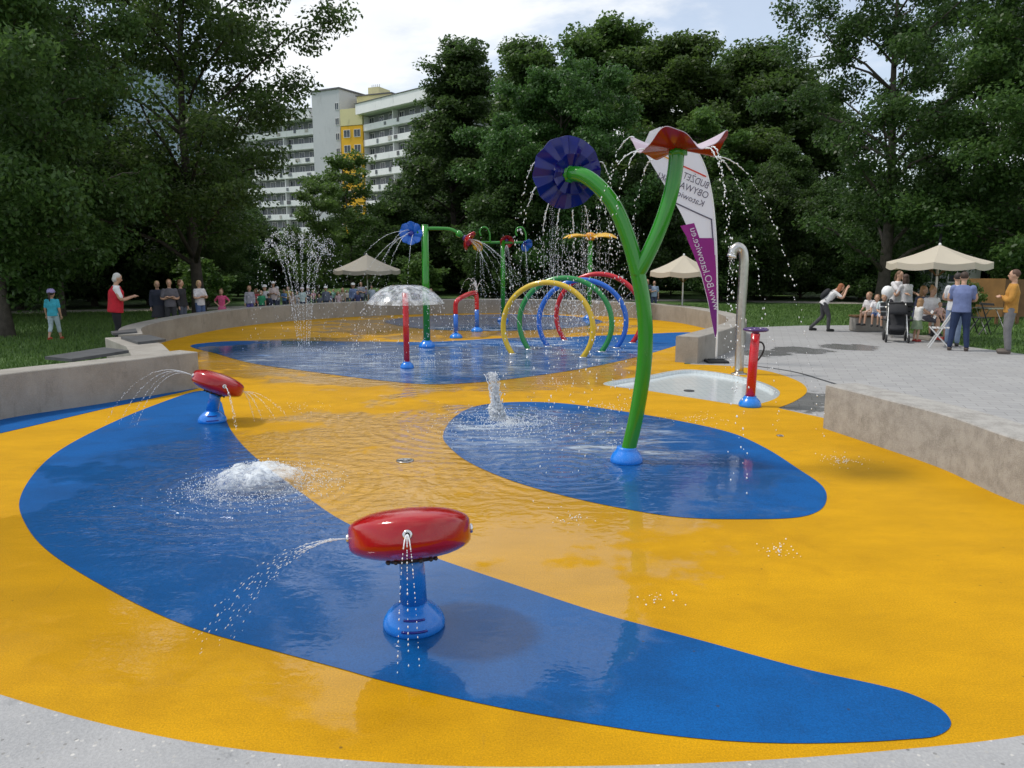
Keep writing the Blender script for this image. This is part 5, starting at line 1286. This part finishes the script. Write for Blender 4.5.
q = P(990, 333.5); root = empty('folding_table', q, R(10), 'small grey folding table in front of the wooden board', 'table')
mb = MB(); mb.box((0, 0, .70), (.75, .55, .03), M['steel'], None, .006); mb.build('table_top', root)
for x in (-.3, .3):
    for s in (-1, 1): mb = MB(); mb.box((x+s*.012, 0, .345), (.022, .022, .82), M['steel'], Matrix.Rotation(R(33*s), 3, 'X'), .004); mb.build('leg', root)
# board fence
q = P(983, 324.5); root = empty('wooden_board', q, R(-3), 'large orange-brown plywood board on posts at the right edge of the lawn', 'board')
wpm = q.y/F
mb = MB(); mb.box((0.0, 0, .83), (35*wpm, .03, 38*wpm), M['wood'], None, .004); mb.build('panel', root)
mb = MB(); mb.box((36.5*wpm, .06, .82), (36*wpm, .03, 37*wpm), M['wood_dark'], None, .004); mb.build('panel', root)  # shade of an angled face put into the panel's darker colour
for x in (-15, 14, 34, 52): mb = MB(); mb.box((x*wpm, .08, .65), (.08, .08, 1.3), M['wood_dark'], None, .005); mb.build('post', root)
# hut behind
hq = PD(947, 300, 38); root = empty('park_hut', (hq.x, 38, 0), R(8), 'pale grey flat-roofed hut behind the right parasol', 'hut')
mb = MB(); mb.box((0, 1.6, 1.25), (3.3, 3.2, 2.5), concrete('hut_wall', (.34, .37, .38), (.26, .28, .29), .4)); mb.build('wall', root)
mb = MB(); mb.box((0, 1.5, 2.6), (3.7, 3.7, .22), M['roof'], None, .02); mb.build('roof', root)
for x in (-1.0, .35): 
    o = bpy.data.objects.new('window', WN); COL.objects.link(o); o.parent = root; o.location = (x, -.02, 1.5)
mb = MB(); mb.box((1.25, -.02, 1.03), (.85, .05, 2.05), M['white_paint'], None, .01); dr = mb.build('door', root); mb = MB(); mb.ball((.92, -.06, 1.0), .035, M['steel'], 8, 6); mb.build('handle', dr)
# distant parked van glimpsed behind the trees at the left
q = PD(27, 306, 42)
# ================================================================== WATER
wr = random.Random(99)
GV = 9.81
def arc_pts(p, v, n, tmax=None, spread=0.0, t0=0.0, floor=.01):
    """ballistic drops along one jet"""
    p = Vector(p); v = Vector(v)
    tf = (v.z+math.sqrt(max(0, v.z*v.z+2*GV*(p.z-floor))))/GV
    if tmax: tf = min(tf, tmax)
    out = []; dirs = []
    for i in range(n):
        t = t0+(tf-t0)*(i+wr.random())/n
        q = p+v*t+Vector((0, 0, -.5*GV*t*t)); sp = spread*t
        q += Vector((wr.gauss(0, sp), wr.gauss(0, sp), wr.gauss(0, sp)))
        if q.z > floor: out.append(q); dirs.append(v+Vector((0, 0, -GV*t)))
    return out, dirs
def jet(name, items, label, m=None, size=.008, el=1.8, cat='water jet', group=None, extra=None):
    mb = MB(); c = items[0][0][0]
    for pts, dirs in items:
        sz = [size*wr.uniform(.45, 1.25) for _ in pts]; mb.drops(pts, sz, m or M['foam'], dirs, el)
    if extra: extra(mb)
    o = mb.rebase(c).build(name, None, tuple(c)); return tag(o, label, cat, group)
def solid(p, v, t1, r0, r1, mb, m, n=14, wob=.0):
    p = Vector(p); v = Vector(v); pts = []; rs = []
    for i in range(n+1):
        t = t1*i/n; pts.append(p+v*t+Vector((wr.gauss(0, wob), wr.gauss(0, wob), -.5*GV*t*t))); rs.append((r0+(r1-r0)*i/n)*wr.uniform(.7, 1.3))
    mb.tube(pts, rs, m, 6)
SPRAY = 'jets of water on the splash pad'
# front pod: three thin streams falling towards the camera, a fan to the left, one behind
pN = {'front': min(noz1, key=lambda q: q[0].y), 'left': min(noz1, key=lambda q: q[0].x)}
f0, fd = pN['front']
jet('water_jet', [arc_pts(f0, fd*sp+Vector((dx, 0, .05)), 34) for sp, dx in ((.62, -.14), (.52, .0), (.45, .14))], 'three thin strings of drops falling from the front nozzle of the large red pod', size=.0045, el=1.7, extra=lambda mb: [solid(f0, fd*sp+Vector((dx, 0, .05)), .12, .0035, .003, mb, M['foam']) for sp, dx in ((.62, -.14), (.52, .0), (.45, .14))])
l0, ld = pN['left']
jet('water_jet', [arc_pts(l0, ld*sp+Vector((0, dy, dz)), n, spread=.06) for sp, dy, dz, n in ((1.9, -.55, .30, 60), (2.2, -.35, .45, 60), (1.8, -.05, .30, 50), (2.1, -.75, .40, 60))], 'fan of thin streams arching left from the large red pod', size=.0027, el=3.2, extra=lambda mb: [solid(l0, ld*sp+Vector((0, dy, dz)), .12, .0018, .001, mb, M['foam']) for sp, dy, dz in ((1.9, -.55, .30), (2.2, -.35, .45), (1.8, -.05, .30), (2.1, -.75, .40))])
# rear pod
nl = min(noz2, key=lambda q: q[0].x); nr_ = max(noz2, key=lambda q: q[0].x)
jet('water_jet', [arc_pts(nl[0], Vector((-vx, vy, vz)), 90, spread=.015) for vx, vy, vz in ((1.9, -.25, 1.05), (2.3, -.05, 1.15), (1.5, -.35, .8), (1.7, -.1, .95))], 'two long arcs of spray flying left from the smaller red pod', size=.0032, el=3.4, extra=lambda mb: [solid(nl[0], Vector((-vx, vy, vz)), .18, .0018, .0012, mb, M['foam']) for vx, vy, vz in ((1.9, -.25, 1.05), (2.3, -.05, 1.15), (1.5, -.35, .8))])
jet('water_jet', [arc_pts(nr_[0], Vector((vx, vy, vz)), 60, spread=.03) for vx, vy, vz in ((1.0, -.5, .1), (1.5, -.3, .15), (1.9, .1, .2), (.7, -.7, .0))], 'short spray thrown right from the smaller red pod', size=.0036, el=3.0)
for q_ in noz2:
    if q_ is not nl and q_ is not nr_ and q_[1].y < .3:
        jet('water_jet', [arc_pts(q_[0], q_[1]*sp+Vector((.1, 0, .1)), 40, spread=.02) for sp in (.8, 1.1)], 'thin streams running from the near nozzle of the smaller red pod', size=.005, el=3)
# big bubbling dome left of centre
bc_ = P(258, 486)
def mound(name, c, Rr, Hh, label, seed, m, power=.9):
    mb = MB(); ns, nr = 72, 22; vs = []; fs = []
    for i in range(nr+1):
        t = i/nr
        for k in range(ns):
            q = 2*PI*k/ns; prof = (1-t**2.2)**power
            w_ = mnoise.noise(Vector((math.cos(q)*t*3, math.sin(q)*t*3, seed)))*.5+mnoise.noise(Vector((math.cos(q)*t*9, math.sin(q)*t*9, seed+5)))*.35
            vs.append((Rr*t*(1+.10*w_)*math.cos(q), Rr*t*(1+.10*w_)*math.sin(q), max(.006, Hh*prof*(1+.45*w_))))
    for i in range(nr):
        for k in range(ns): fs.append([i*ns+k, i*ns+(k+1) % ns, (i+1)*ns+(k+1) % ns, (i+1)*ns+k])
    mb.add(vs, fs, m); return mb
m, nt, out = new_mat('bubbling_film'); g = G(nt); o_ = g.obj(); sx_ = g.n('ShaderNodeSeparateXYZ'); g.put(sx_.inputs[0], o_)
nz_ = g.noise(g.scalev(o_, (1, 1, .4)), 11, 8, .78, 1.0)
al = g.ramp(g.math('ADD', nz_, g.math('MULTIPLY', g.math('SUBTRACT', sx_.outputs[2], .10), 2.2)), .40, .80, .03, .88)
g.bsdf(out, (.88, .93, .96), .15, Alpha=al, IOR=1.33, Normal=g.bump(nz_, .02)); M['bubble'] = m
mb = mound('', None, .48, .19, '', 3.0, M['bubble'], .75)
for i in range(520):
    q = wr.uniform(0, 2*PI); r = .46*math.sqrt(wr.random()); h_ = .19*(1-(r/.48)**2)
    mb.drops([(r*math.cos(q), r*math.sin(q), h_+abs(wr.gauss(.005, .03)))], [wr.uniform(.002, .007)], M['foam'])
for i in range(1500):
    q = wr.uniform(0, 2*PI); r = .36+abs(wr.gauss(0, .22)); mb.drops([(r*math.cos(q), r*math.sin(q), abs(wr.gauss(.01, .05))*max(0, 1.1-r))], [wr.uniform(.0025, .007)], M['foam'])
o = mb.build('bubbling_water', None, bc_); tag(o, 'low white dome of bubbling water on the edge of the big blue patch', 'water jet')
# geyser
gc = P(497, 420)
mb = mound('', None, .10, .12, '', 8.0, M['froth'])
for i in range(2300):
    z = .62*wr.random()**1.5; wid = .03+.06*math.exp(-((z-.10)/.13)**2)+.05*(z/.58)*wr.random(); q = wr.uniform(0, 2*PI); r = wid*math.sqrt(wr.random())*1.15
    lx = -.05*(z/.58)**1.5
    mb.drops([(lx+r*math.cos(q)+wr.gauss(0, .008), r*math.sin(q), z)], [wr.uniform(.003, .012)*(1.1-z*.8)], M['foam'], [(wr.gauss(0, .3), 0, 1)], 1.9)
for i in range(16):
    q = wr.uniform(0, 2*PI); solid((wr.gauss(0, .02), wr.gauss(0, .02), .0), Vector((.38*math.cos(q)-.14, .38*math.sin(q), wr.uniform(1.7, 3.5))), wr.uniform(.14, .30), .016, .003, mb, M['froth'] if i % 2 else M['foam'], 10, .006)
for i in range(1400):
    q = wr.uniform(0, 2*PI); r = abs(wr.gauss(0, .55)); mb.drops([(r*math.cos(q)+.15, r*math.sin(q)-.2, abs(wr.gauss(.0, .03)))], [wr.uniform(.003, .008)], M['foam'])
o = mb.build('geyser_water', None, gc); tag(o, 'upright white plume of water at the back of the right blue patch', 'water jet')
# tall V-shaped spray
tc_ = P(304, 347); it = []
for k in range(15):
    q = 2*PI*k/15; sp = wr.uniform(.45, .88); v = Vector((sp*math.cos(q), sp*math.sin(q), wr.uniform(6.5, 7.25))); tt = v.z/GV
    it.append(arc_pts(tc_+Vector((.12*math.cos(q), .12*math.sin(q), 0)), v, 120, tmax=tt*1.3, spread=.04))
    it.append(arc_pts(tc_+Vector((.12*math.cos(q), .12*math.sin(q), 0)), v, 45, spread=.12, t0=tt*.85))
jet('tall_spray', it, 'tall V-shaped spray of fine streams rising in front of the parasol', size=.0075, el=2.2)
# bell of water on the slim red post
m, nt, out = new_mat('bell_film'); g = G(nt); o_ = g.obj()
nz_ = g.noise(g.scalev(o_, (1, 1, .25)), 9, 5, .65, .3)
g.bsdf(out, (.88, .92, .95), .10, Alpha=g.ramp(nz_, .38, .68, .14, .62), IOR=1.33, Normal=g.bump(nz_, .004)); M['bellfilm'] = m
mb = MB(); ns = 48; vs = []; fs = []; pr = []
for i in range(15):
    t = i/14*.34; pr.append((.05+2.0*t, .02+.78*t-.5*GV*t*t))
for (r, z) in pr:
    for k in range(ns): q = 2*PI*k/ns; vs.append((r*math.cos(q), r*math.sin(q), z+.004*mnoise.noise(Vector((math.cos(q)*4, math.sin(q)*4, r*5)))))
for i in range(14):
    for k in range(ns): fs.append([i*ns+k, i*ns+(k+1) % ns, (i+1)*ns+(k+1) % ns, (i+1)*ns+k])
mb.add(vs, fs, M['bellfilm'])
for i in range(380):
    q = wr.uniform(0, 2*PI); t = wr.uniform(.26, .62); r = .05+2.0*t*wr.uniform(.8, 1.0); z = .02+.78*t-.5*GV*t*t
    if z > -1.48: mb.drops([(r*math.cos(q), r*math.sin(q), z)], [wr.uniform(.004, .009)], M['foam'], [(0, 0, 1)], 2.5)
o = mb.build('water_bell', None, BELL); tag(o, 'clear bell of water spreading from the top of the slim red post', 'water jet')
# streams from the twin flower sprayer
wb = B
def fall(name, lst, label, size=.011, n=70, el=1.7, spread=.02, solid_t=.18, r0=.010):
    items = [arc_pts(p, v, n, spread=spread) for p, v in lst]
    return jet(name, items, label, size=size, el=el, extra=lambda mb: [solid(p, v, solid_t, r0, r0*.45, mb, M['foam'], 12, .004) for p, v in lst])
rcw = B+rc; lst = []
for q, s_ in ((-157, 1.25), (-148, .9), (-67, .95), (-58, .6), (23, 2.05), (113, .9), (160, .8), (30, 1.5)):
    d = Vector((math.cos(R(q)), math.sin(R(q)), 0)); lst.append((rcw+d*.425+Vector((0, 0, RIMZ(R(q))+.0)), d*s_+Vector((0, 0, .25))))
fall('water_jet', lst, 'arching strings of drops thrown from the rim of the red flower', n=80, size=.0075, spread=.04, r0=.006)
bcw = B+bc; lst = []
for k, q in enumerate((200, 235, 255, 278, 300, 335, 20, 160)):
    d = Vector((math.cos(R(q))*.95, .20, math.sin(R(q)))); lst.append((bcw+d*.35, Vector((math.cos(R(q))*.55, wr.uniform(.0, .5), max(-.4, math.sin(R(q))*.5)))))
fall('water_jet', lst, 'drops falling from the rim of the dark blue flower', n=55, size=.008, spread=.06, r0=.006)
# curtain of drops under the yellow flower
it = []; yc = g3+Vector((0, 0, zt+.5))
mb = MB()
for i in range(1700):
    x, y = wr.gauss(-.6, .95), wr.gauss(0, .7); z = wr.uniform(.05, 3.4)*wr.random()**.3
    mb.drops([(x, y, z)], [wr.uniform(.006, .016)], M['foam'], [(0, 0, 1)], 2.2)
for k in range(26):
    x, y = wr.gauss(-.6, .8), wr.gauss(0, .6); top_ = wr.uniform(2.2, 3.8)
    for j in range(60): mb.drops([(x+wr.gauss(0, .012), y, top_*(1-j/60)**1.0)], [wr.uniform(.004, .009)], M['foam'], [(0, 0, 1)], 3.0)
o = mb.build('falling_water', None, g3); tag(o, 'curtain of falling drops around the yellow flower post', 'water jet')
# small flowers
fbw = g1+l1(411, 233.5); lst = [(fbw+Vector((dx*.12, -.1, dz*.1)), Vector((dx*1.6-1.0, -1.2+dy, dz*.8-.3))) for dx, dz, dy in ((-1, .5, 0), (-.5, -.2, .2), (0, .2, -.4), (.5, -.3, 0), (-.2, .7, .5), (-.9, -.5, -.2))]
fall('water_jet', lst, 'thin sprays streaming down left from the small blue flower on the post', n=80, size=.0045, el=4, spread=.03, solid_t=.3, r0=.0035)
rw = g1+l1(466, 239); lst = [(rw, Vector((1.3+dx, -.3+dy, dz))) for dx, dy, dz in ((0, 0, .1), (.5, .2, .0), (.9, .1, .15), (.2, -.3, -.3), (1.2, -.1, .2), (1.5, .3, .0))]
fall('water_jet', lst, 'thin sprays thrown right from the small red flower on the arm', n=80, size=.005, el=4, spread=.03, solid_t=.3, r0=.004)
for px, lab in ((479.5, 'yellow'), (506.5, 'red'), (524.5, 'blue')):
    fw = g2+l2(px, 245); lst = [(fw, Vector((wr.gauss(0, .35), wr.gauss(-.3, .3), -.2))) for k in range(5)]
    fall('water_jet', lst, 'drops falling from the small %s flower of the T-shaped post' % lab, n=60, size=.008, el=2.5, spread=.03, r0=.005)
aw = B_+(fa+fb_)/2+Vector((0, 0, 1.17)); lst = [(aw, Vector((wr.gauss(0, .35), wr.gauss(0, .35), wr.uniform(1.5, 2.6)))) for k in range(9)]
fall('water_jet', lst, 'small upright spray from the red and blue arch', n=40, size=.008, el=2.2, r0=.006)
# hoops: fine mist of thin streams inside each hoop
HN = ('yellow', 'green', 'blue', 'red')
for (c_, u_, rx_, ry_, zc_), nm in zip(HO, HN):
    lst = []
    for k in range(9):
        a_ = R(20+k*17.5); e_ = c_+u_*(rx_*.94*math.cos(a_))+Vector((0, 0, zc_+ry_*.94*math.sin(a_))); lst.append((e_, -u_*(math.cos(a_)*1.5)+Vector((0, wr.gauss(0, .15), -math.sin(a_)*.9))))
    fall('water_jet', lst, 'thin streams spraying inward from the %s hoop' % nm, n=34, size=.006, el=3.2, spread=.03, solid_t=.12, r0=.004)
# shower dripping
sw = s0+e_s if False else s0+l4(732, 258)
fall('water_jet', [(sw+Vector((wr.gauss(0, .03), wr.gauss(0, .03), 0)), Vector((wr.gauss(-.05, .05), wr.gauss(0, .05), -.3))) for k in range(5)], 'sparse drops falling from the steel shower head', n=10, size=.009, el=1.8, solid_t=.03, r0=.006)
# splash crowns where drops land
mb = MB(); c0 = P(770, 450)
spots = [(845, 462, .16, 60), (780, 552, .12, 40), (838, 461, .12, 30), (575, 520, .14, 40), (655, 600, .10, 20), (610, 408, .25, 60), (700, 420, .3, 70), (560, 385, .4, 90), (600, 352, .6, 200), (510, 345, .7, 260), (430, 362, .7, 260), (380, 358, .6, 220), (480, 328, .7, 220), (320, 350, .5, 160), (540, 325, .7, 200), (300, 410, .35, 60), (615, 445, .12, 40)]
for px, py, r, n_ in spots:
    q = P(px, py)
    for i in range(n_):
        a_ = wr.uniform(0, 2*PI); d_ = abs(wr.gauss(0, r)); mb.drops([(q.x+d_*math.cos(a_), q.y+d_*math.sin(a_), abs(wr.gauss(.004, .025)))], [wr.uniform(.0025, .0075)], M['foam'])
o = mb.rebase(c0).build('splash_drops', None, tuple(c0)); tag(o, None, None, None, 'stuff')
# ================================================================== LIGHT
SUN_AZ = (-.93, .16); SUN_EL = R(58)
az = math.atan2(SUN_AZ[0], SUN_AZ[1])        # from +Y towards +X
w = bpy.data.worlds.new('World'); scene.world = w; w.use_nodes = True
nt = w.node_tree; nt.nodes.clear(); g = G(nt)
out = nt.nodes.new('ShaderNodeOutputWorld'); bg = nt.nodes.new('ShaderNodeBackground'); nt.links.new(bg.outputs[0], out.inputs[0])
sky = nt.nodes.new('ShaderNodeTexSky'); sky.sky_type = 'NISHITA'; sky.sun_disc = False; sky.sun_elevation = SUN_EL; sky.sun_rotation = az
sky.altitude = 250; sky.air_density = 1.0; sky.dust_density = 1.5
tc = g.n('ShaderNodeTexCoord').outputs['Generated']
mp = g.n('ShaderNodeMapping'); g.put(mp.inputs[0], tc); mp.inputs[1].default_value = (.95, .35, .20); mp.inputs[3].default_value = (1, 1, 2.2)
c1 = g.noise(mp.outputs[0], 2.1, 8, .56, .3); c2 = g.noise(mp.outputs[0], 5.5, 6, .6)
cl = g.ramp(g.math('ADD', g.math('MULTIPLY', c1, .8), g.math('MULTIPLY', c2, .2)), .44, .56, 0, 1)
shade = g.ramp(c2, .25, .75, 8.9, 10.0)
sv = g.n('ShaderNodeVectorMath', operation='SCALE'); sv.inputs[0].default_value = (.965, .985, 1.0); g.put(sv.inputs['Scale'], shade)
sk = g.n('ShaderNodeVectorMath', operation='SCALE'); g.put(sk.inputs[0], sky.outputs[0]); sk.inputs['Scale'].default_value = 1.5
col = g.mix(g.math('ADD', g.math('MULTIPLY', cl, .62), .34), sk.outputs[0], sv.outputs[0])
g.put(bg.inputs[0], col); bg.inputs[1].default_value = .1
sl = bpy.data.lights.new('sun', 'SUN'); sl.energy = 2.0; sl.angle = R(7); sl.color = (1, .95, .88)
so = bpy.data.objects.new('sun', sl); COL.objects.link(so); so.location = (0, 0, 60)
d = Vector((SUN_AZ[0], SUN_AZ[1], 0)).normalized()*math.cos(SUN_EL)+Vector((0, 0, math.sin(SUN_EL)))
so.rotation_euler = (-d).to_track_quat('-Z', 'Y').to_euler()
vs = scene.view_settings; scene.display_settings.display_device = 'sRGB'
vs.view_transform = 'Standard'; vs.look = 'None'; vs.exposure = 0.2; vs.gamma = 1; vs.use_curve_mapping = False
scene.cycles.max_bounces = 8; scene.cycles.transparent_max_bounces = 16; scene.cycles.sample_clamp_indirect = 6
